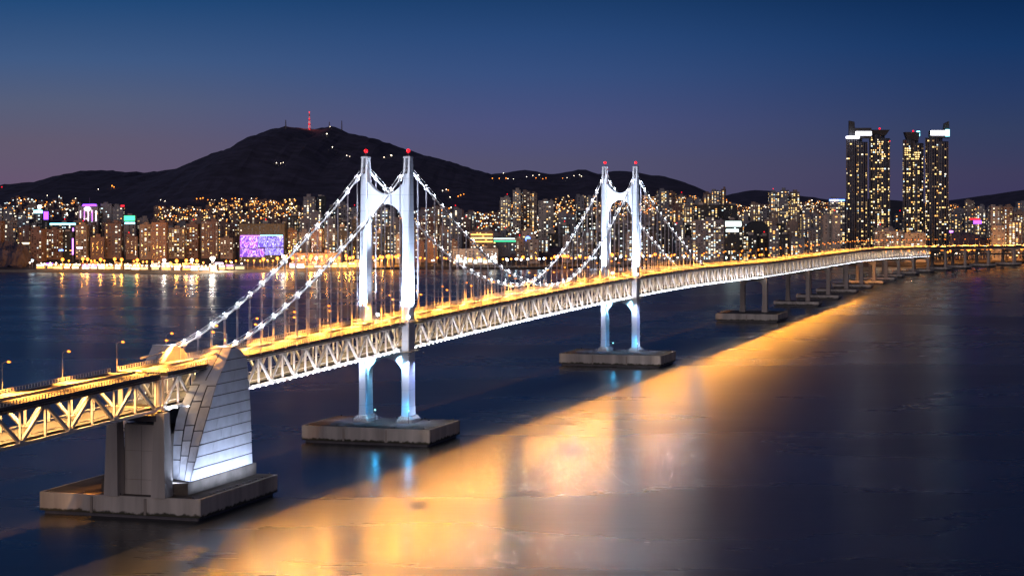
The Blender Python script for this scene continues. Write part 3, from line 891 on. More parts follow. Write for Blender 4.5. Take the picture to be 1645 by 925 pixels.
        for (za, wa, ta, zc, wc, tc_) in ((FB, 2.9, 3.4, 30, 2.3, 2.7), (30, 2.3, 2.7, 39.6, 2.0, 2.4)):
            cm = (c0 + c1) / 2
            R = lambda w, q_, z: [L(-262.2 + 3 - q_, cm - w, z), L(-262.2 + 3 + q_, cm - w, z), L(-262.2 + 3 + q_, cm + w, z), L(-262.2 + 3 - q_, cm + w, z)]
            mb.prism([p for p in R(wa, ta, za)][::-1], [p for p in R(wc, tc_, zc)][::-1])
        mb.build('column', M['pale_concrete'], r)
    # web wall between the columns, recessed, with formwork joints
    mb = MB(); P = [L(-256.5, -4.2, 0), L(-256.5, -18.4, 0), L(-250, -18.4, 0), L(-250, -4.2, 0)]
    mb.prism([(p[0], p[1], 0) for p in P], [(p[0], p[1], 34.6 - FB) for p in P]); mb.build('web_wall', M['concrete'], r)
    for z0, z1, e in ((FB, 13.8, .35), (14.0, 24.6, .18), (24.8, 34.4, .18)):
        for a, b in ((-4.5, -11.2), (-11.4, -18.1)):
            mb = MB(); mb.box(b + 11.2, a + 11.2, -256.5 - e + 225, -256.4 + 225, z0 - FB, z1 - FB); mb.build('wall_panel', M['pale_concrete'], r)
    # cross head and bearings
    mb = MB(); mb.box(-8.6 - .1, 8.7, -262 + 225, -251 + 225, 36.4 - FB, 38.6 - FB); mb.build('cross_head', M['dark_steel'], r)
    for x in (-8.6, 8.6):
        mb = MB(); mb.box(x - 1.4, x + 1.4, -260.2 + 225, -257.4 + 225, 39.6 - FB, 40.0 - FB); mb.build('bearing', M['dark_steel'], r)
    mb = MB()
    for k in range(9): mb.box(-7.4 + k * 1.7, -6.8 + k * 1.7, -261 + 225, -260.3 + 225, 38.6 - FB, 39.5 - FB)
    mb.build('grillage', M['dark_steel'], r)['kind'] = 'stuff'
    # rear block carrying the suspended deck end
    mb = MB(); mb.box(-8.6, 8.6, -246 + 225, -206 + 225, 0, 30 - FB); mb.build('anchor_block', M['concrete'], r)
    # floodlights on the foundation
    from mathutils import Matrix
    for (a, b, nm, pw, ln, tgt) in ((B(-224.5, 13.4, 9.2), B(-224, 6.0, 43), 'fin_side_light', 20000, 54, 0), (B(-255.0, 2.4, 13.0), B(-249, 1.6, 24), 'fin_front_light', 2200, 7, 1)):
        d = (b - a).normalized(); zaxis = -d
        y = (B(1, 0, 0) - B(0, 0, 0)).normalized() if tgt == 0 else (B(0, 1, 0) - B(0, 0, 0)).normalized()
        x = y.cross(zaxis).normalized(); y = zaxis.cross(x)
        o = light('AREA', nm, a, pw, (.60, .72, 1), sx_=.4, sy_=ln); o.rotation_euler = Matrix((x, y, zaxis)).transposed().to_euler()
    for q_ in range(9):
        mb = MB(); c_ = L(-248 + q_ * 5.8, 7.0, FB); mb.box(c_[0] + 5.6, c_[0] + 6.8, c_[1] - .5, c_[1] + .5, 0, .5); mb.build('floodlight', M['dark_steel'], r)
    return r
anchor_pier()

# ---- other piers: portal frames
def portal(t, ztop, label, legw=1.0, s0=SF + .6, s1=-.6, ln=2.6, found=True, fl=None, fh=6.5, grp='portal piers of the far viaduct'):
    o = B(t, SF / 2, 0)
    r = empty('portal_pier', o, label, 'bridge pier', grp, -head(t))
    half = (s1 - s0) / 2
    z0 = fh if found else 1
    for sg in (-1, 1):
        mb = MB()
        for za, wa, la, zc, wc, lc_ in ((z0, legw * 2.4, ln * 1.25, z0 + 6, legw * 2.0, ln), (z0 + 6, legw * 2.0, ln, ztop, legw * 1.85, ln * .92)):
            c = sg * half
            mb.prism([(c - wa, -la, za), (c + wa, -la, za), (c + wa, la, za), (c - wa, la, za)], [(c - wc, -lc_, zc), (c + wc, -lc_, zc), (c + wc, lc_, zc), (c - wc, lc_, zc)])
        mb.build('leg', M['concrete'], r)
    mb = MB(); n = 12; w = half - legw * 1.8
    for k in range(n):
        a, b = -w + 2 * w * k / n, -w + 2 * w * (k + 1) / n
        za, zc = [ztop - 7.5 + 4.5 * (max(0, 1 - abs(x / w) ** 3)) ** .5 for x in (a, b)]
        mb.hexa([(a, -ln * .7, za), (b, -ln * .7, zc), (b, ln * .7, zc), (a, ln * .7, za), (a, -ln * .7, ztop), (b, -ln * .7, ztop), (b, ln * .7, ztop), (a, ln * .7, ztop)])
    mb.build('cross_head', M['concrete'], r)
    for sg in (-1, 1):
        mb = MB(); mb.box(sg * half - 1.1, sg * half + 1.1, -1.2, 1.2, ztop, ztop + .7); mb.build('bearing', M['dark_steel'], r)
    return r
names_ord = ['first', 'second', 'third', 'fourth', 'fifth', 'sixth', 'seventh', 'eighth', 'ninth', 'tenth', 'eleventh', 'twelfth', 'thirteenth', 'fourteenth', 'fifteenth', 'sixteenth']
pt = [964, 1212, 1352, 1492, 1622, 1735, 1840, 1945, 2050, 2140, 2230, 2315, 2400, 2480, 2560]
for i, t in enumerate(pt):
    rank = names_ord[i]
    zt = zb(t) - .85 if t < 2153 else zb(t) + 8.25
    first = i == 0
    fh = 7.5 if first else 5
    portal(t, zt, ('tall concrete portal pier standing alone beyond the farther white tower' if first else '%s concrete portal pier beyond the farther white tower' % rank), legw=1.15 if first else 1.0 if i < 8 else .75, fh=fh)
    w = 30 if first else 24 if i < 7 else 17
    l = 20 if first else 13
    foundation(t - (34 if first else l), t + l, SF / 2 - w, SF / 2 + (w if not first else 29), fh, '%s foundation block beyond the farther white tower, under a portal pier' % rank, segs=2)
# approach pier light at the far viaduct: orange lit bay between piers
light('POINT', 'pier_bay_lamp', B(1665, -8, 24), 120000, SOD, .6)


# ================================================================= CITY
from mathutils.bvhtree import BVHTree
WM = ['wy', 'ww', 'wc', 'wo']
WMATS = [M['glassdark']] + [E[k] for k in WM] + [E['dy'], E['dw']]
def pick(pal, r):
    return r.choice([5, 6, 6]) if r.random() < .42 else 1 + r.choices([0, 1, 2, 3], pal)[0]
def face_windows(mb, ax, w, h, off, pitch, ww, wh, lit, pal, r, side, z0=4.0, band=0.0, col_bias=None, dark=.45, fl=3.0):
    """grid of panes on one face; side: 0 front(-y), 1 right(+x), 2 left(-x); off = distance of the face from the centre"""
    nf = int((h - z0) / fl); nc = max(1, int((w - 1.2) / pitch))
    px_ = w / nc
    bias = [r.choice([.12, .4, .8, 1.2, 2.3]) for _ in range(nc)]
    ws = [r.uniform(.62, 1.25) for _ in range(nc)]
    fbias = [r.choice([.35, .8, 1, 1.3, 1.7]) for _ in range(nf + 1)]
    for f in range(nf):
        z = z0 + f * fl + .6
        fb = 1.9 if r.random() < band else 1
        for c in range(nc):
            a = -w / 2 + px_ * (c + .5)
            p = r.random()
            if p < lit * bias[c] * fbias[f] * fb: mi = pick(pal, r)
            elif p < lit * bias[c] * fb * fbias[f] + dark: mi = 0
            else: continue
            hw_ = ww / 2 * ws[c] * r.uniform(.8, 1.15)
            if side == 0: P = [(a - hw_, -off, z), (a + hw_, -off, z), (a + hw_, -off, z + wh), (a - hw_, -off, z + wh)]
            elif side == 1: P = [(off, a - hw_, z), (off, a + hw_, z), (off, a + hw_, z + wh), (off, a - hw_, z + wh)]
            else: P = [(-off, a + hw_, z), (-off, a - hw_, z), (-off, a - hw_, z + wh), (-off, a + hw_, z + wh)]
            mb.poly(P, mi)
def building(x, y, w, dp, h, fac, lit, pal, rot, label, group, name='apartment_block', cat='apartment block', pitch=4.2, roof=None, seed=0, z=None, fl=3.0, style=None):
    r = random.Random(seed)
    z = ground_z(x, y) if z is None else z
    root = empty(name, (x, y, z), label, cat, group, rot)
    mb = MB(); st = style if style is not None else r.choice([0, 0, 1, 2, 3])
    hw_, hd = w / 2, dp / 2
    mb.box(-hw_, hw_, -hd, hd, -12, h)
    mb.box(-hw_ - .25, hw_ + .25, -hd - .25, hd + .25, h, h + .9)
    if st == 1:      # projecting stair bays
        for q_ in range(max(1, int(w / 14))):
            a = -hw_ + w * (q_ + .5) / max(1, int(w / 14)); mb.box(a - 1.1, a + 1.1, -hd - 1.0, -hd + .1, -3, h - 1.5)
    if st == 2: mb.box(-hw_ - 1.2, -hw_ + 1.0, -hd + .6, hd - .6, -3, h * .93)
    if st == 3:
        for q_ in range(int(w / 9) + 1):
            a = -hw_ + .5 + (w - 1) * q_ / max(1, int(w / 9)); mb.box(a - .3, a + .3, -hd - .5, -hd + .1, -3, h + .6)
    mb.build('wall', FAC[fac], root)
    mb = MB()
    a = r.uniform(-.25, .25) * w
    mb.box(a - min(4, w * .22), a + min(4, w * .22), -2.5, 3, h + .9, h + r.uniform(3.2, 6))
    if r.random() < .5: mb.box(-a * .8 - 1.6, -a * .8 + 1.6, -2, 2, h + .9, h + 2.6)
    if w > 26: mb.box(hw_ - 6, hw_ - 2.5, -2, 2, h + .9, h + 3.6)
    mb.build('roof', FAC[min(fac, 3)], root)
    wm = MB()
    face_windows(wm, 0, w - 1, h, hd + .12, pitch * r.uniform(.75, 1.35), 2.7, 1.65, lit, pal, r, 0, band=.1, fl=fl)
    sd = 1 if x - 0 < 0 else 2
    ang = rot
    # the side that faces the camera
    to = Vector((-x, -y)); loc_x = to.x * math.cos(ang) + to.y * math.sin(ang)
    face_windows(wm, 0, dp - 1, h, hw_ + (1.35 if st == 2 and loc_x < 0 else .12), pitch, 2.0, 1.5, lit * .6, pal, r, 1 if loc_x > 0 else 2, fl=fl, z0=4 if st != 2 else 4)
    if wm.f:
        o = wm.build('windows', WMATS, root); o['kind'] = 'stuff'
    if roof:
        rb = MB(); rb.box(-hw_ * .85, hw_ * .85, -hd - .5, -hd - .1, h - 1.2, h + 1.3); rb.build('roof_light_strip', E[roof], root)
    elif r.random() < .10:
        rb = MB(); rb.ball((a, 0, h + 7.6), .9, 0, 6); rb.build('roof_beacon', E['red'], root)
        mb = MB(); mb.tube([(a, 0, h + 2), (a, 0, h + 7)], .15, 4); mb.build('mast', M['dark_steel'], root)
    return root

# ---- landmarks used in labels, by pixel column
MARKS = [(-40, 'left of the purple tower'), (160, 'between purple tower and screen building'), (460, 'between screen building and nearer tower'), (588, 'beside the nearer white tower'),
         (680, 'left half between white towers'), (810, 'right half between white towers'), (960, 'beside the farther white tower'), (1035, 'between farther tower and screen block'),
         (1192, 'between screen block and glass towers'), (1357, 'below the glass towers'), (1528, 'right of the glass towers')]
_cnt = {}
SIZE = lambda h: 'low' if h < 25 else 'mid-rise' if h < 45 else 'tall'
ORD = names_ord + ['seventeenth', 'eighteenth', 'nineteenth', 'twentieth'] + ['%d%s' % (k, {1: 'st', 2: 'nd', 3: 'rd'}.get(k % 10, 'th')) for k in range(21, 60)]
def nth(key):
    k = _cnt.get(key, 0); _cnt[key] = k + 1; return ORD[min(k, 58)]
def auto_label(px_, h, fac, row, kind='block'):
    mk = [m for m in MARKS if px_ >= m[0]][-1][1]
    k = (mk, row); n = _cnt.get(k, 0); _cnt[k] = n + 1
    return '%s %s block, %s from left in %s row, %s' % (SIZE(h), FACN[fac], ORD[min(n, 58)], row, mk)
WARMP = [5, 4, 1, 2]; WHITEP = [2, 6, 3, .6]; ORAP = [3, 3, .6, 5]; YEL = [8, 3, .5, 1]; COOL = [1, 5, 5, .3]
ROWS = [
 # row name, d, [(xa, xb, ytop_lo, ytop_hi, w_lo, w_hi, lit, palette, facades)]
 ('hilltop', 4350, [(804, 862, 306, 318, 12, 18, .5, WARMP, [0, 3]), (1056, 1166, 303, 322, 10, 17, .62, YEL, [0, 2, 1]), (1236, 1294, 306, 315, 12, 18, .7, YEL, [0, 1]),
                   (925, 958, 308, 318, 10, 14, .4, WARMP, [1]), (1535, 1648, 322, 336, 12, 20, .4, ORAP, [0, 1])]),
 ('rear', 3900, [(-14, 62, 326, 345, 13, 20, .35, WHITEP, [1, 0]), (230, 330, 352, 364, 12, 20, .35, ORAP, [0, 2]), (330, 386, 345, 360, 12, 20, .4, ORAP, [2, 0]), (386, 474, 348, 360, 12, 18, .4, ORAP, [2, 1]),
                 (488, 578, 313, 338, 13, 20, .38, WHITEP, [1, 0, 4]), (600, 645, 334, 345, 10, 15, .42, WHITEP, [1, 3]), (672, 765, 334, 350, 12, 18, .38, WHITEP, [1, 0]),
                 (864, 890, 320, 324, 24, 26, .10, WHITEP, [3]), (896, 958, 338, 352, 12, 18, .35, COOL, [1, 4]), (958, 1060, 330, 350, 11, 17, .42, WARMP, [1, 0]), (1060, 1190, 326, 340, 12, 19, .5, ORAP, [2, 0, 1]),
                 (1190, 1330, 326, 344, 11, 18, .5, YEL, [0, 1]), (1392, 1450, 338, 352, 12, 18, .35, ORAP, [1]), (1526, 1650, 330, 350, 12, 20, .42, WARMP, [1, 3])]),
 ('middle', 3640, [(-14, 62, 345, 362, 14, 22, .38, WHITEP, [1, 0]), (60, 122, 358, 372, 14, 20, .3, WHITEP, [4, 1]), (122, 385, 350, 366, 14, 24, .34, WARMP, [2, 0, 1]),
                   (462, 585, 340, 362, 13, 20, .42, WHITEP, [1, 4]), (600, 645, 345, 366, 11, 16, .42, WHITEP, [1, 4]), (665, 770, 352, 372, 13, 20, .38, WHITEP, [1, 2]),
                   (770, 815, 366, 378, 14, 22, .4, WARMP, [1, 0]), (880, 960, 358, 378, 12, 19, .42, COOL, [1, 4]), (960, 1112, 350, 366, 12, 20, .40, WHITEP, [4, 1]), (1192, 1330, 345, 362, 12, 20, .5, YEL, [4, 1, 0]),
                   (1404, 1448, 366, 374, 14, 20, .25, WARMP, [3, 1]), (1590, 1650, 332, 352, 14, 22, .4, WHITEP, [3, 0])]),
 ('front', 3400, [(-14, 50, 355, 378, 16, 26, .34, WARMP, [2, 1]), (52, 120, 368, 385, 18, 26, .22, WHITEP, [2, 4]), (122, 384, 356, 384, 16, 30, .26, WARMP, [2, 0, 2]), (462, 545, 366, 392, 14, 24, .35, WARMP, [2, 1]),
                  (545, 586, 350, 372, 12, 18, .4, WHITEP, [1, 4]), (600, 645, 362, 384, 13, 18, .4, WHITEP, [1, 4]), (664, 735, 364, 392, 13, 20, .4, WHITEP, [1, 2]),
                  (830, 888, 378, 398, 12, 20, .4, COOL, [1, 0]), (905, 962, 374, 394, 12, 20, .42, COOL, [4, 1]), (962, 1110, 360, 386, 12, 22, .36, COOL, [4, 1]), (1192, 1320, 366, 386, 14, 24, .36, WARMP, [1, 4]),
                  (1320, 1350, 345, 349, 13, 16, .12, ORAP, [0, 3]), (1592, 1650, 350, 374, 14, 24, .4, WARMP, [3, 0])]),
]
GRP = 'city blocks crowding the far shore'
nb = 0
for rn, d0, segs in ROWS:
    for (xa, xb, yl, yh_, wl, wh_, lit, pal, facs) in segs:
        x = xa
        while x < xb - wl * .6:
            wpx = min(rnd.uniform(wl, wh_), xb - x)
            d = d0 + rnd.uniform(-70, 70)
            yt = rnd.uniform(yl, yh_)
            X = pxX(x + wpx / 2, d)
            if d < shore_y(X) + 60: d = shore_y(X) + 60 + rnd.uniform(0, 30); X = pxX(x + wpx / 2, d)
            gz = ground_z(X, d); h = pyZ(yt, d) - gz
            w = wpx * d / 3291 * .93
            fc = rnd.choice(facs)
            building(X, d, w, rnd.uniform(12, 17), max(9, h), fc, lit * rnd.uniform(.7, 1.25), pal, rnd.uniform(-.3, .3), auto_label(x + wpx / 2, h, fc, rn), GRP, seed=nb)
            nb += 1; x += wpx + rnd.uniform(.5, 3.5)
print('blocks', nb)

# ---- named landmarks
def lm(x0, x1, yt, d):
    X = pxX((x0 + x1) / 2, d); return X, d, (x1 - x0) * d / 3291, pyZ(yt, d) - ground_z(X, d), ground_z(X, d)
def plain(name, cat, label, x0, x1, yt, d, fac, lit, pal, dp=16, rot=0., seed=1, roof=None, style=0, **kw):
    X, Y, w, h, gz = lm(x0, x1, yt, d)
    return building(X, Y, w, dp, h, fac, lit, pal, rot, label, None, name=name, cat=cat, seed=seed, roof=roof, style=style, **kw), w, h
def sheet(root, mat_, x0, x1, z0, z1, y, name, th=.3):
    mb = MB(); mb.box(x0, x1, y - th, y, z0, z1); return mb.build(name, mat_, root)
# screen building
def led_screen(name, c0, c1, c2, sc_=.5):
    m = bpy.data.materials.new(name); m.use_nodes = True; nt = m.node_tree; bs = nt.nodes['Principled BSDF']
    t = nt.nodes.new('ShaderNodeTexCoord'); n = nt.nodes.new('ShaderNodeTexNoise'); n.inputs['Scale'].default_value = .11 * sc_; n.inputs['Detail'].default_value = 1; n.inputs['Distortion'].default_value = 3
    nt.links.new(t.outputs['Object'], n.inputs['Vector'])
    r = ramp(nt, [(0, c0), (.45, c0), (.5, c2), (.55, c1), (1, c1)], 'LINEAR'); nt.links.new(n.outputs[0], r.inputs[0])
    nt.links.new(r.outputs[0], bs.inputs['Emission Color']); bs.inputs['Emission Strength'].default_value = 1.6; bs.inputs['Base Color'].default_value = (.02, .02, .02, 1)
    return m
SCR = [led_screen('purple_screen', (.10, .01, .5, 1), (.32, .04, .9, 1), (1, .65, 1, 1)), led_screen('blue_screen', (.04, .03, .55, 1), (.12, .10, 1, 1), (.7, .75, 1, 1), .8)]
r, w, h = plain('screen_building', 'building', 'wide building with glowing purple and blue screens on its front by the beach', 386, 459, 360, 3330, 4, .05, WHITEP, dp=34, seed=5)
for (a, b, c, d_, m_) in ((388, 416, 379, 398, 0), (388, 427, 399, 412, 0), (417, 431, 378, 397, 1), (432, 445, 380, 397, 1), (446, 457, 378, 396, 1), (428, 457, 398, 409, 1)):
    s_ = 3330 / 3291
    sheet(r, SCR[m_], (a - 422.5) * s_, (b - 422.5) * s_, h - (d_ - 360) * s_, h - (c - 360) * s_, -17.6, 'screen', .4)
sheet(r, E['cyan'], -2, 34, h - 18.4, h - 17.6, -18.3, 'light_strip'); sheet(r, E['violet'], -34, -2, h - 18.9, h - 18.2, -18.3, 'light_strip')
r, w, h = plain('crowned_tower', 'tower', 'round fronted tower with a purple glowing crown and white disc sign', 128, 160, 332, 3700, 3, .15, WHITEP, dp=26, seed=6)
mb = MB(); mb.prism([(14 * math.cos(a * PI / 10), 14 * math.sin(a * PI / 10), h + .9) for a in range(20)], [(12 * math.cos(a * PI / 10), 12 * math.sin(a * PI / 10), h + 4.5) for a in range(20)]); mb.build('crown', E['purple'], r)
mb = MB(); mb.prism([(6 * math.cos(a * PI / 8) - 1, -14.2, h - 4 + 3.4 * math.sin(a * PI / 8)) for a in range(16)], [(6 * math.cos(a * PI / 8) - 1, -13.4, h - 4 + 3.4 * math.sin(a * PI / 8)) for a in range(16)]); mb.build('disc_sign', E['pinkw'], r)
mb = MB(); mb.tube([(0, 0, h + 4), (0, 0, h + 16)], [.5, .2], 5); mb.build('mast', M['dark_steel'], r)
for q_ in range(5): sheet(r, E['violet'] if q_ % 2 else E['pinkw'], -14 + 7 * q_, -13.3 + 7 * q_, h - 26, h - 7, -13.6, 'light_strip')
plain('office_block', 'office block', 'plain dark grey slab just right of the purple crowned tower', 163, 181, 328, 3720, 1, .06, WHITEP, seed=7)
r, w, h = plain('apartment_block', 'apartment block', 'white lit block with a red roof light right of the plain grey slab', 182, 199, 333, 3720, 1, .7, WHITEP, seed=8)
sheet(r, E['redsign'], w * .2, w * .55, h + 1, h + 4, 0, 'roof_sign')
r, w, h = plain('green_lit_block', 'building', 'low building with green lit upper floors right of the purple crowned tower', 200, 219, 347, 3560, 1, .2, COOL, seed=9)
sheet(r, E['green'], -w * .45, w * .45, h - 8, h + .5, -8.4, 'light_panel'); sheet(r, E['cyan'], -w * .4, w * .45, h - 13.5, h - 11, -8.4, 'light_panel')
r, w, h = plain('strip_lit_hall', 'building', 'long dark hall with a bright cyan light strip along its roof edge', 82, 123, 359, 3560, 4, .1, COOL, seed=10)
sheet(r, E['cyan'], -w * .5, w * .5, h - 2.2, h + .4, -8.5, 'light_strip')
sheet(r, E['violet'], w * .38, w * .43, h - 40, h - 8, -8.5, 'light_strip')
r, w, h = plain('blue_lit_tower', 'tower', 'slim blue glowing tower beside a white rooftop sign at left', 71, 80, 338, 3600, 4, .1, COOL, seed=11)
sheet(r, E['purple'], -w * .4, w * .45, h - 16, h - 2, -8.5, 'light_panel')
r, w, h = plain('office_block', 'office block', 'dark office block carrying a bright white rooftop sign at left', 55, 70, 341, 3610, 4, .2, COOL, seed=12)
sheet(r, E['cyan'], -w * .45, w * .5, h - 1.5, h + 3.5, -8.5, 'roof_sign'); mb = MB(); mb.ball((2, -4, h + 9.5), 3.4, 0, 8); mb.build('globe_sign', E['coolglobe'], r)
r, w, h = plain('beach_pavilion', 'building', 'small dark pavilion with blue violet lights at the left beach end', 22, 44, 404, 3260, 4, .05, COOL, seed=13)
sheet(r, E['pinkw'], -3, 7, h - 4.5, h - 1, -8.6, 'sign'); sheet(r, E['blueled'], -8, -2, h - 14, h - 8, -8.6, 'light_panel'); sheet(r, E['blueled'], 6, 10.5, h - 9, h + .5, -8.6, 'light_panel')
# dark offices and the screen block left of the glass towers
plain('office_block', 'office block', 'black block with tall yellow windows above the bridge right of the farther tower', 1114, 1153, 330, 3520, 4, .42, YEL, seed=14)
r = C.objects[-1] if False else None
plain('office_block', 'office block', 'black sparsely lit office block just behind the white screen block', 1154, 1184, 330, 3560, 4, .22, COOL, seed=15)
r, w, h = plain('screen_block', 'office block', 'block with two bright white screens on its front above the bridge', 1163, 1192, 354, 3400, 4, .25, COOL, seed=16)
sheet(r, E['screen'], -w * .45, w * .42, h - 10, h - 1.5, -8.6, 'screen'); sheet(r, E['screen'], -w * .42, w * .28, h - 19, h - 14.5, -8.6, 'screen')
plain('office_block', 'office block', 'grey slab with scattered white windows left of the white screen block', 1112, 1162, 354, 3410, 1, .34, COOL, seed=17)
r, w, h = plain('apartment_block', 'apartment block', 'slender block with a blue white lit roofline left of the glass towers', 1331, 1356, 321, 3700, 1, .45, YEL, seed=18)
sheet(r, E['blueled'], -w * .5, w * .5, h - 2.2, h + .8, -8.5, 'roof_light_strip'); sheet(r, E['roofw'], -w * .4, w * .1, h - 1.8, h + .2, -9, 'roof_light_strip')
r, w, h = plain('dome_hall', 'hall', 'dark sloping roofed hall right of the white screen block', 1196, 1236, 368, 3560, 4, .25, COOL, seed=19, dp=30)
mb = MB()
for k in range(8):
    a, b = -w/2 + w*k/8, -w/2 + w*(k+1)/8; za, zc = [h + .9 + 14 * math.sin((.5 + x / w) * PI) ** .7 if abs(x) < w/2 - .01 else h + .95 for x in (a, b)]
    mb.hexa([(a, -14, h + .5), (b, -14, h + .5), (b, 14, h + .5), (a, 14, h + .5), (a, -14, za), (b, -14, zc), (b, 14, zc), (a, 14, za)])
mb.build('dome_roof', FAC[4], r)
# market, stadium roofs, marina front between the bridge towers
r, w, h = plain('seafront_mall', 'mall', 'long white lit waterfront mall between the two bridge towers', 728, 800, 400, 3290, 3, .3, COOL, seed=20, dp=30)
for q_ in range(9): sheet(r, E['screen'] if q_ % 3 else E['shop'], -w / 2 + 1 + q_ * w / 9, -w / 2 + (q_ + .8) * w / 9, 2 + (q_ % 2) * 2, 7 + (q_ % 2) * 3, -15.8, 'shop_window')
r, w, h = plain('market_hall', 'market hall', 'market hall with orange lit floors behind the white lit mall', 755, 793, 372, 3480, 0, .3, ORAP, seed=21, dp=24)
for q_ in range(3): sheet(r, E['wo'] if q_ != 1 else E['wy'], -w * .46, w * .46, h - 6 - q_ * 6, h - 3.5 - q_ * 6, -12.6, 'lit_gallery')
r, w, h = plain('sports_hall', 'hall', 'long low hall with pale green lit roof edge behind the market hall', 780, 832, 382, 3560, 1, .2, COOL, seed=22, dp=40)
sheet(r, E['screen'], -w * .5, w * .4, h - 2, h - .4, -20.6, 'light_strip'); sheet(r, E['green'], -w * .3, w * .5, h - 6, h - 4.6, -20.6, 'light_strip')
r, w, h = plain('low_terrace', 'building', 'long low brown building with orange glow left of the nearer tower', 470, 548, 407, 3240, 2, .12, ORAP, seed=23, dp=26)
r, w, h = plain('blue_sign_block', 'building', 'small block with a round blue sign near the shore between the towers', 838, 858, 372, 3400, 1, .3, COOL, seed=24)
mb = MB(); mb.prism([(4.4 * math.cos(a * PI / 6), -8.9, h - 12 + 4.4 * math.sin(a * PI / 6)) for a in range(12)], [(4.4 * math.cos(a * PI / 6), -8.3, h - 12 + 4.4 * math.sin(a * PI / 6)) for a in range(12)]); mb.build('round_sign', E['blueled'], r)
plain('hotel_block', 'hotel', 'pale wide block with white windows between the two glass tower pairs', 1404, 1450, 372, 3420, 3, .28, WHITEP, seed=25)
plain('hotel_block', 'hotel', 'lower pale block in front of the right glass tower pair', 1452, 1486, 375, 3400, 3, .25, WHITEP, seed=26)

# ---- glass towers
def glass_tower(x0, x1, ybody, d, label, lobes, seed, lit, band=None):
    r_ = random.Random(seed)
    X = pxX((x0 + x1) / 2, d); w = (x1 - x0) * d / 3291; gz = ground_z(X, d); h = pyZ(ybody, d) - gz
    root = empty('glass_tower', (X, d, gz), label, 'skyscraper', 'dark glass towers above the right end of the bridge')
    N = 16; wm = MB()
    for (cx_, cy_, rad, hh) in lobes:
        mb = MB(); H_ = h * hh; R = rad * w; cx2, cy2 = cx_ * w, cy_ * w
        ring = lambda z, k=1: [(cx2 + R * k * math.cos(2 * PI * (a + .5) / N), cy2 + R * k * math.sin(2 * PI * (a + .5) / N), z) for a in range(N)]
        mb.prism(ring(-5), ring(H_)); mb.prism(ring(H_, 1.04), ring(H_ + 1.4, 1.04))
        z = 8
        while z < H_ - 4: mb.prism(ring(z, 1.012), ring(z + .4, 1.012), caps=True); z += 3.7 * 4
        mb.build('tower_shaft', M['towerglass'], root)
        mb = MB()
        for a in range(N):
            if math.sin(2 * PI * (a + .5) / N) > .3: continue
            c_, s__ = cx2 + R * 1.01 * math.cos(2 * PI * (a + .5) / N), cy2 + R * 1.01 * math.sin(2 * PI * (a + .5) / N)
            mb.box(c_ - .25, c_ + .25, s__ - .3, s__ + .3, 0, H_ + .6)
        mb.build('mullions', FAC[1], root)['kind'] = 'stuff'
        fl = int((H_ - 6) / 3.7)
        bias = [r_.choice([.15, .4, 1, 1.9]) for _ in range(N)]
        for f in range(fl):
            z = 4 + 3.7 * f + .8
            fb = r_.choice([.4, .8, 1, 1.6])
            for a in range(N):
                am = 2 * PI * (a + 1) / N
                if math.sin(am) > .15: continue
                p0 = Vector((math.cos(2 * PI * (a + .5) / N), math.sin(2 * PI * (a + .5) / N))) * (R * 1.014) + Vector((cx2, cy2))
                p1 = Vector((math.cos(2 * PI * (a + 1.5) / N), math.sin(2 * PI * (a + 1.5) / N))) * (R * 1.014) + Vector((cx2, cy2))
                pr = r_.random()
                low = 1 + .5 * (1 - z / H_)
                if pr < lit * bias[a] * fb * low: mi = 5 if r_.random() < .3 else 1 + r_.choices([0, 1, 2, 3], [8, 3, .6, 1.5])[0]
                elif band and band[0] < z / H_ < band[1] and a in (9, 10, 11): mi = 1
                elif pr > .55: mi = 0
                else: continue
                A, B_ = p0.lerp(p1, .14), p0.lerp(p1, r_.choice([.5, .86, .86]))
                wm.poly([(A.x, A.y, z), (B_.x, B_.y, z), (B_.x, B_.y, z + 2.1), (A.x, A.y, z + 2.1)], mi)
    o = wm.build('windows', WMATS, root); o['kind'] = 'stuff'
    return root, w, h
LB = [(-.22, -.05, .27, 1), (.2, .0, .28, .97), (0, .2, .27, 1.0)]
def crown_box(root, a, b, z0, z1, dpt, m_, name, y0=0):
    mb = MB(); mb.box(a, b, y0 - dpt, y0 + dpt, z0, z1); return mb.build(name, m_, root)
DT = 3650; k_ = DT / 3291
r, w, h = glass_tower(1359, 1394, 224, DT, 'leftmost glass tower, with a white lit crown and a tall roof fin', LB, 31, .24)
crown_box(r, -w * .5, w * .05, h + 1.5, h + 5, w * .2, E['roofw'], 'lit_cornice', -w * .22)
crown_box(r, -w * .18, w * .62, h + 1.5, h + 20, w * .3, FAC[4], 'crown')
crown_box(r, -w * .10, w * .62, h + 7, h + 13.5, .4, E['roofw'], 'light_band', -w * .31)
mb = MB(); mb.prism([(-w * .36, -6, h + 1), (-w * .1, -6, h + 1), (-w * .1, 8, h + 1), (-w * .36, 8, h + 1)], [(-w * .36, -4, h + 33), (-w * .12, -4, h + 31), (-w * .12, 6, h + 31), (-w * .36, 6, h + 33)]); mb.build('roof_fin', FAC[4], r)
r, w, h = glass_tower(1396, 1430, 218, DT + 30, 'glass tower with a flared dark cap, second from the left', LB, 32, .26, (.84, .88))
mb = MB(); mb.prism([(-w * .3, -9, h), (w * .25, -9, h), (w * .25, 9, h), (-w * .3, 9, h)], [(-w * .5, -13, h + 10), (w * .42, -13, h + 10), (w * .42, 13, h + 10), (-w * .5, 13, h + 10)]); mb.build('cap', FAC[4], r)
mb = MB(); mb.ball((0, 0, h + 12.5), 1.6, 0, 8); mb.ball((w * .45, -4, h - 10), 1.3, 0, 8); mb.build('beacon', E['red'], r)
r, w, h = glass_tower(1450, 1484, 226, DT + 40, 'glass tower with a block of lit yellow floors near its top', LB, 33, .2, (.86, .93))
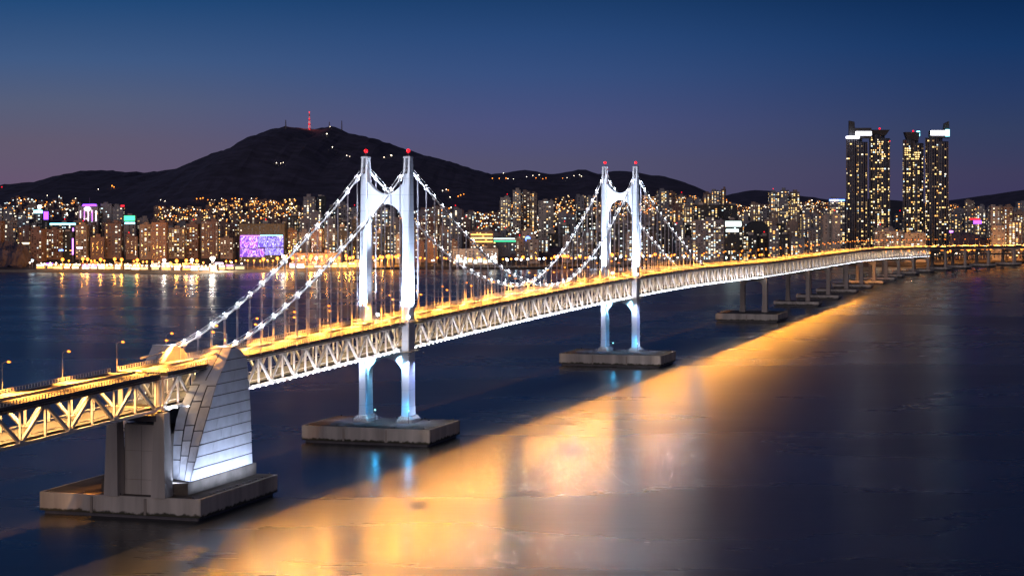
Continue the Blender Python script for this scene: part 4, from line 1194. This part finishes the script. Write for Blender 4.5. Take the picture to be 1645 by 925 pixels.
mb = MB(); mb.prism([(-w * .3, -9, h), (w * .2, -9, h), (w * .2, 9, h), (-w * .3, 9, h)], [(-w * .42, -12, h + 15), (w * .26, -12, h + 15), (w * .26, 12, h + 15), (-w * .42, 12, h + 15)]); mb.build('cap', FAC[4], r)
crown_box(r, w * .18, w * .3, h + 8, h + 17, 3, E['cyan'], 'light_band'); mb = MB(); mb.ball((0, 0, h + 17), 1.5, 0, 8); mb.build('beacon', E['red'], r)
r, w, h = glass_tower(1486, 1524, 223, DT, 'rightmost glass tower, with a white lit crown and a thin roof fin', LB, 34, .24)
crown_box(r, -w * .3, w * .46, h + 1.5, h + 14, w * .28, FAC[4], 'crown')
crown_box(r, -w * .32, w * .28, h + 6, h + 14, .5, E['roofw'], 'light_band', -w * .3); crown_box(r, w * .3, w * .47, h + 4, h + 16, .5, E['cyan'], 'light_band', -w * .3)
mb = MB(); mb.prism([(w * .22, -5, h + 1), (w * .5, -5, h + 1), (w * .5, 6, h + 1), (w * .22, 6, h + 1)], [(w * .3, -4, h + 27), (w * .5, -4, h + 31), (w * .5, 5, h + 31), (w * .3, 5, h + 27)]); mb.build('roof_fin', FAC[4], r)

# ---- small shops in front of the beach
SHOPC = ['white', 'orange', 'yellow', 'violet', 'cool white']
SHOPE = ['ww', 'wo', 'wy', 'violet', 'screen']
k = 0; x = 58
while x < 585:
    if not (384 < x < 452):
        d = shore_y(pxX(x, 3100)) + rnd.uniform(34, 48); w = rnd.uniform(9, 17); X = pxX(x + 8, d); h = rnd.uniform(5, 11)
        ci = rnd.choices(range(5), [5, 4, 4, 1, 2])[0]
        n = len([1]); mk = [m for m in MARKS if x >= m[0]][-1][1].replace('seen ', '')
        kk = _cnt.get(('s', mk), 0); _cnt[('s', mk)] = kk + 1
        r = empty('beach_shop', (X, d, 3.0), '%s lit beach shop, %s from left, %s' % (SHOPC[ci], ORD[kk], mk), 'shop', 'low lit shops along the beach road', rnd.uniform(-.1, .1))
        mb = MB(); mb.box(-w/2, w/2, -5, 5, -2, h); mb.box(-w/2 - .3, w/2 + .3, -6.4, 5.2, h, h + .5); mb.build('wall', FAC[rnd.choice([0, 1, 2])], r)
        mb = MB(); mb.box(-w * .42, w * .42, -5.3, -5.02, 1.0, 3.8); mb.build('shop_window', E[SHOPE[ci]], r)
        if h > 7: mb = MB(); mb.box(-w * .4, w * .35, -5.3, -5.02, 5, 6.8); mb.build('window', E[rnd.choice(SHOPE)], r)
    x += rnd.uniform(11, 18); k += 1

# ---- city lamps (each a post with a globe), bright ones along the beach road
def lamp_mesh(rad, h, gm):
    a = MB(); a.tube([(0, 0, 0), (0, 0, h)], [.28, .18], 6); b = MB(); b.ball((0, 0, h + rad * .8), rad, 0, 8)
    return a.mesh('post', M['lampmetal']), b.mesh('globe', gm)
LM = {'orange': lamp_mesh(1.5, 11, E['warmglobe']), 'bright orange': lamp_mesh(2.5, 13, E['warmglobe']), 'white': lamp_mesh(1.2, 7, E['whiteglobe']), 'bright white': lamp_mesh(2.6, 13, E['whiteglobe']), 'cool white': lamp_mesh(1.5, 10, E['coolglobe'])}
def city_lamp(kind, X, Y, z, label, group, power=0):
    r = empty('shore_lamp', (X, Y, z), label, 'shore lamp', group)
    a, b = LM[kind]; inst('post', a, r); g = inst('globe', b, r)
    if power:
        hgt = 13 if 'bright' in kind else 9
        col = SOD if 'orange' in kind else (1, .85, .7)
        light('SPOT', 'city_lamp_%s_%d' % (kind.replace(' ', '_'), power), (X, Y + 3.4, z + hgt), power * 2.2, col, 1.0, target=(X, Y + 30, z + hgt - 2), angle=165, blend=.5)
        if power > 30000: light('POINT', 'shore_globe_' + kind.replace(' ', '_'), (X, Y - 3.4, z + hgt), 17000 if 'orange' in kind else 24000, col, 1.0)
    return r
def where(px_): return [m for m in MARKS if px_ >= m[0]][-1][1]
x = 66
while x < 640:
    if not (575 < x < 598 or 645 < x < 668):
        X = pxX(x, 3150); kind = rnd.choices(['orange', 'bright orange', 'white', 'bright white'], [5, 4.0, 2, .7])[0]
        if x < 95 or 335 < x < 360: kind = 'white'
        Y = shore_y(X) + rnd.uniform(16, 60)
        city_lamp(kind, pxX(x, Y), Y, 3.1, '%s beach road lamp, %s from left, %s' % (kind, nth(('b', where(x))), where(x)), 'lamps along the beach road', 110000 if 'bright' in kind else 0)
    x += rnd.uniform(5, 12)
x = 68
while x < 340:      # low promenade lights at the water's edge
    X = pxX(x, 3110); Y = shore_y(X) + rnd.uniform(2, 8)
    city_lamp('white', pxX(x, Y), Y, 2.8, 'low white promenade lamp, %s from left, %s' % (nth(('w', where(x))), where(x)), 'white promenade lamps', 0)
    x += rnd.uniform(5.5, 9)
for x, kind in ((48, 'white'), (52, 'cool white'), (340, 'bright white'), (343, 'bright white'), (372, 'white'), (455, 'bright white'), (460, 'bright orange'), (500, 'bright orange'), (525, 'bright orange'), (556, 'bright orange')):
    X = pxX(x, 3200); Y = shore_y(X) + 14; city_lamp(kind, pxX(x, Y), Y, 5 if x < 340 else 7, '%s shore lamp on taller post, %s from left, %s' % (kind, nth(('t', where(x))), where(x)), 'bright shore lamps', 40000 if 'bright' in kind else 0)
for (xa, xb, n, kinds, dd) in ((600, 645, 8, ['bright orange', 'white'], 40), (668, 735, 10, ['orange', 'white'], 26), (735, 815, 12, ['bright white', 'orange', 'cool white'], 30), (815, 960, 24, ['orange', 'orange', 'cool white', 'bright orange'], 26),
                               (960, 1110, 26, ['orange', 'bright orange', 'white', 'cool white'], 30), (1110, 1350, 30, ['orange', 'orange', 'white'], 50), (1395, 1520, 24, ['orange', 'bright orange', 'white'], 40), (1520, 1650, 34, ['bright orange', 'orange', 'bright orange', 'white'], 50)):
    for i in range(n):
        x = xa + (xb - xa) * (i + rnd.random()) / n; X = pxX(x, 3300); Y = shore_y(X) + dd * rnd.uniform(.5, 2.5); kind = rnd.choice(kinds)
        city_lamp(kind, pxX(x, Y), Y, ground_z(X, Y) + (6 if xa > 1390 else 0), '%s shore lamp, %s from left, %s' % (kind, nth(('s2', where(x))), where(x)), 'lamps along the far shore road', 22000 if 'bright' in kind and i % 2 == 0 else 0)

# ---- lights and houses up the slopes: stood on the terrain where a sight line meets it
hills = [bpy.data.objects[n] for n in ('mountain', 'hill_range', 'wooded_hill', 'land')]
trees_ = []
for o in hills:
    me = o.data; trees_.append(BVHTree.FromPolygons([v.co for v in me.vertices], [tuple(p.vertices) for p in me.polygons]))
def on_slope(px_, py_):
    d = Vector(((px_ - 822.5) / 3291, 1, (305 - py_) / 3291)).normalized(); best = None
    for t in trees_:
        hit = t.ray_cast(Vector((0, 0, CAMH)), d)
        if hit[0] is not None and (best is None or hit[3] < best[1]): best = (hit[0], hit[3])
    return best[0] if best else None
HP = {k: (lambda a, b: (a, b))(*lamp_mesh(r_, 6, E[m_])) for k, r_, m_ in (('white', 1.7, 'whiteglobe'), ('orange', 2.2, 'warmglobe'), ('red', 2.0, 'redsign'))}
def slope_lamp(px_, py_, kind, label, sc_=1.0):
    p = on_slope(px_, py_)
    if p is None: return
    r = empty('hillside_lamp', (p.x, p.y, p.z - .5), label, 'lamp', 'lamps on the mountainside')
    inst('post', HP[kind][0], r); inst('globe', HP[kind][1], r).scale = (sc_ * .62,) * 3
for x, y, k, s_ in ((444, 264, 'white', .9), (451, 264, 'white', .7), (455, 263, 'white', .7), (525, 218, 'white', 1.3), (534, 239, 'white', 1.1), (557, 252, 'white', .9), (562, 253, 'white', .7), (617, 255, 'white', 1), (629, 253, 'white', 1.3), (628, 251, 'white', .8),
                    (158, 306, 'white', .9), (180, 302, 'orange', 1.3), (183, 303, 'orange', 1.0), (76, 316, 'white', .8), (95, 316, 'white', .6), (258, 323, 'white', .7), (265, 325, 'white', .7), (316, 322, 'orange', .9), (322, 322, 'orange', 1), (326, 321, 'orange', 1), (334, 323, 'orange', .7), (340, 323, 'white', .7), (345, 323, 'white', .7),
                    (356, 321, 'white', .7), (373, 322, 'orange', .9), (378, 321, 'orange', .9), (384, 322, 'white', .8), (388, 322, 'orange', .8), (404, 321, 'white', .8), (413, 321, 'orange', .8), (361, 334, 'orange', 1.1), (374, 330, 'orange', 1), (381, 331, 'orange', 1),
                    (711, 309, 'white', 1), (717, 307, 'white', 1), (720, 308, 'orange', 1), (723, 319, 'white', .9), (736, 318, 'orange', 1), (740, 316, 'orange', 1), (745, 314, 'orange', .8), (791, 289, 'orange', 1), (802, 289, 'orange', 1), (813, 289, 'orange', 1.3), (816, 289, 'white', 1), (825, 289, 'white', .8),
                    (846, 286, 'white', 1), (856, 284, 'white', 1), (861, 288, 'orange', 1), (866, 283, 'white', 1), (872, 289, 'orange', .9), (877, 288, 'orange', .9), (904, 288, 'orange', .8), (911, 287, 'white', .8), (922, 284, 'white', .9), (931, 283, 'white', 1), (934, 285, 'white', 1), (809, 280, 'white', 1),
                    (3, 304, 'red', 1.4), (562, 213, 'red', 1.1), (576, 214, 'red', 1.3), (600, 220, 'red', 1)):
    slope_lamp(x, y, k, '%s %s slope light, %s counted %s' % ('small' if s_ < 1 else 'bright', k, nth('m' + ('a' if x < 495 else 'b' if x < 700 else 'c')), 'left of the masts' if x < 495 else 'right of the masts' if x < 700 else 'on the low hills'), s_)
# rows of houses and lamps climbing the lower slopes: too many and too small to part
hb = MB(); hl = MB()
def house_zone(xa, xb, ya, yb, n, mats_):
    for _ in range(n):
        x, y = rnd.uniform(xa, xb), rnd.uniform(ya, yb); p = on_slope(x, y)
        if p is None: continue
        w, d_, h = rnd.uniform(7, 14), rnd.uniform(7, 10), rnd.uniform(6, 13)
        hb.box(p.x - w/2, p.x + w/2, p.y - d_/2, p.y + d_/2, p.z - 6, p.z + h)
        for q_ in range(rnd.choice([1, 2, 2, 3])):
            a = rnd.uniform(-w/2 + .5, w/2 - 2.4); z = p.z + rnd.uniform(.5, h - 2)
            mi = rnd.choice(mats_); hl.poly([(p.x + a, p.y - d_/2 - .2, z), (p.x + a + 2.4, p.y - d_/2 - .2, z), (p.x + a + 2.4, p.y - d_/2 - .2, z + 2.0), (p.x + a, p.y - d_/2 - .2, z + 2.0)], mi)
        if rnd.random() < .45: hl.ball((p.x + w/2 + 1, p.y - d_/2 - 2, p.z + 7), rnd.uniform(.9, 1.5), rnd.choice([4, 4, 5]), 6)
house_zone(0, 130, 322, 352, 70, [1, 2, 3]); house_zone(250, 490, 338, 360, 240, [0, 0, 3, 1]); house_zone(330, 480, 326, 342, 80, [0, 3, 3])
house_zone(560, 740, 338, 372, 120, [1, 2, 0]); house_zone(812, 862, 330, 337, 50, [3, 3, 0]); house_zone(890, 1060, 318, 352, 200, [3, 0, 1]); house_zone(1030, 1200, 318, 345, 260, [3, 3, 0, 1])
house_zone(1180, 1340, 325, 350, 200, [3, 0, 1]); house_zone(1520, 1650, 328, 352, 150, [3, 0, 1]); house_zone(740, 900, 345, 385, 160, [1, 2, 0])
hl_m = [E['wy'], E['ww'], E['wc'], E['wo'], E['warmglobe'], E['whiteglobe']]
o = hb.build('hillside_houses', FAC[2]); tag(o, 'mass of small houses climbing the dark lower slopes', kind='stuff')
o = hl.build('hillside_house_lights', hl_m); tag(o, 'scattered lit windows and lamps of the houses on the slopes', kind='stuff')

# ---- masts on the summit
def mast(px_, ytop, ybase, w, label, red):
    p = on_slope(px_, ybase + 2); D = p.y if p else 6600
    X = pxX(px_, D); z0 = pyZ(ybase, D) - 6; z1 = pyZ(ytop, D)
    r = empty('radio_mast', (X, D, z0), label, 'radio mast', 'masts on the mountain summit')
    n = 8; H_ = z1 - z0
    for k in range(n):
        mb = MB(); za, zc = H_ * k / n, H_ * (k + 1) / n; wa, wc = w * (1 - .75 * k / n), w * (1 - .75 * (k + 1) / n)
        for sa, sb in ((-1, -1), (1, -1), (1, 1), (-1, 1)):
            mb.beam((sa * wa / 2, sb * wa / 2, za), (sa * wc / 2, sb * wc / 2, zc), .8, .8)
        for sb in (-1, 1):
            mb.beam((-wa / 2, sb * wa / 2, za), (wc / 2, sb * wc / 2, zc), .5, .5); mb.beam((wa / 2, sb * wa / 2, za), (-wc / 2, sb * wc / 2, zc), .5, .5)
        mb.build('mast_section', (M['rust'] if k % 2 == 0 else M['white']) if red else M['dark_steel'], r)
    if red:
        mb = MB()
        for zz in (.03, .33, .62, .98): mb.ball((0, -w * .5, H_ * zz), 1.9, 0, 6)
        mb.build('warning_light', E['redsign'], r)
        light('POINT', 'mast_lamp', (X, D - 30, z0 + H_ * .3), 50000, (1, .2, .15), 2)
mast(497, 180, 206, 6.5, 'tall red and white lattice mast on the flat summit', True)
mast(459, 193, 206, 4, 'faint grey mast at the left end of the summit', False)
mast(549, 194, 208, 3.5, 'thin dark mast just right of the summit peak', False)
mast(529, 196, 204, 3.5, 'short mast with a light on the summit peak', False)
slope_lamp(497, 207, 'red', 'red light at the foot of the tall striped mast', 1.2)
slope_lamp(530, 206, 'white', 'pale light on the summit peak', 1.1)

# ---- neon signs on the blocks behind the beach
for i, (x, y, w_, h_, d, mk_, lab) in enumerate((
    (117, 396, 2.2, 26, 3330, 'violet', 'tall thin violet neon strip between blocks right of the cyan lit hall'), (98, 402, 7, 2.5, 3320, 'blueled', 'small blue neon sign low down left of the violet strip'),
    (128, 398, 9, 2.2, 3320, 'pinkw', 'row of pink white neon lights right of the violet strip'), (15, 398, 10, 3.5, 3310, 'wy', 'yellow lit sign at the far left end of the beach'),
    (38, 391, 18, 2.5, 3320, 'shop', 'long warm lit sign band at the left end of the beach'), (78, 424, 14, 3, 3165, 'purple', 'violet lit stall roof at the left start of the promenade'),
    (1528, 372, 6, 3, 3480, 'violet', 'violet sign beside the dark wooded knoll'), (1566, 352, 18, 3, 3560, 'redsign', 'red sign band on the blocks right of the wooded knoll'), (1570, 357, 14, 6, 3555, 'purple', 'blue violet panel under the red sign band'),
    (352, 423, 12, 2.2, 3130, 'pinkw', 'pink white sign near the screen building'))):
    X = pxX(x, d); Z = pyZ(y, d); gz = max(2.5, ground_z(X, d))
    r = empty('neon_sign', (X, d, gz), lab, 'sign')
    mb = MB(); mb.box(-w_/2, w_/2, -.4, 0, Z - gz - h_/2, Z - gz + h_/2); mb.build('sign_panel', E[mk_], r)
    mb = MB(); mb.box(-w_/2 - .2, w_/2 + .2, .003, .7, Z - gz - h_/2 - .2, Z - gz + h_/2 + .2); mb.box(-.5, .5, .71, 1.4, 0, Z - gz); mb.build('sign_frame', M['dark_steel'], r)
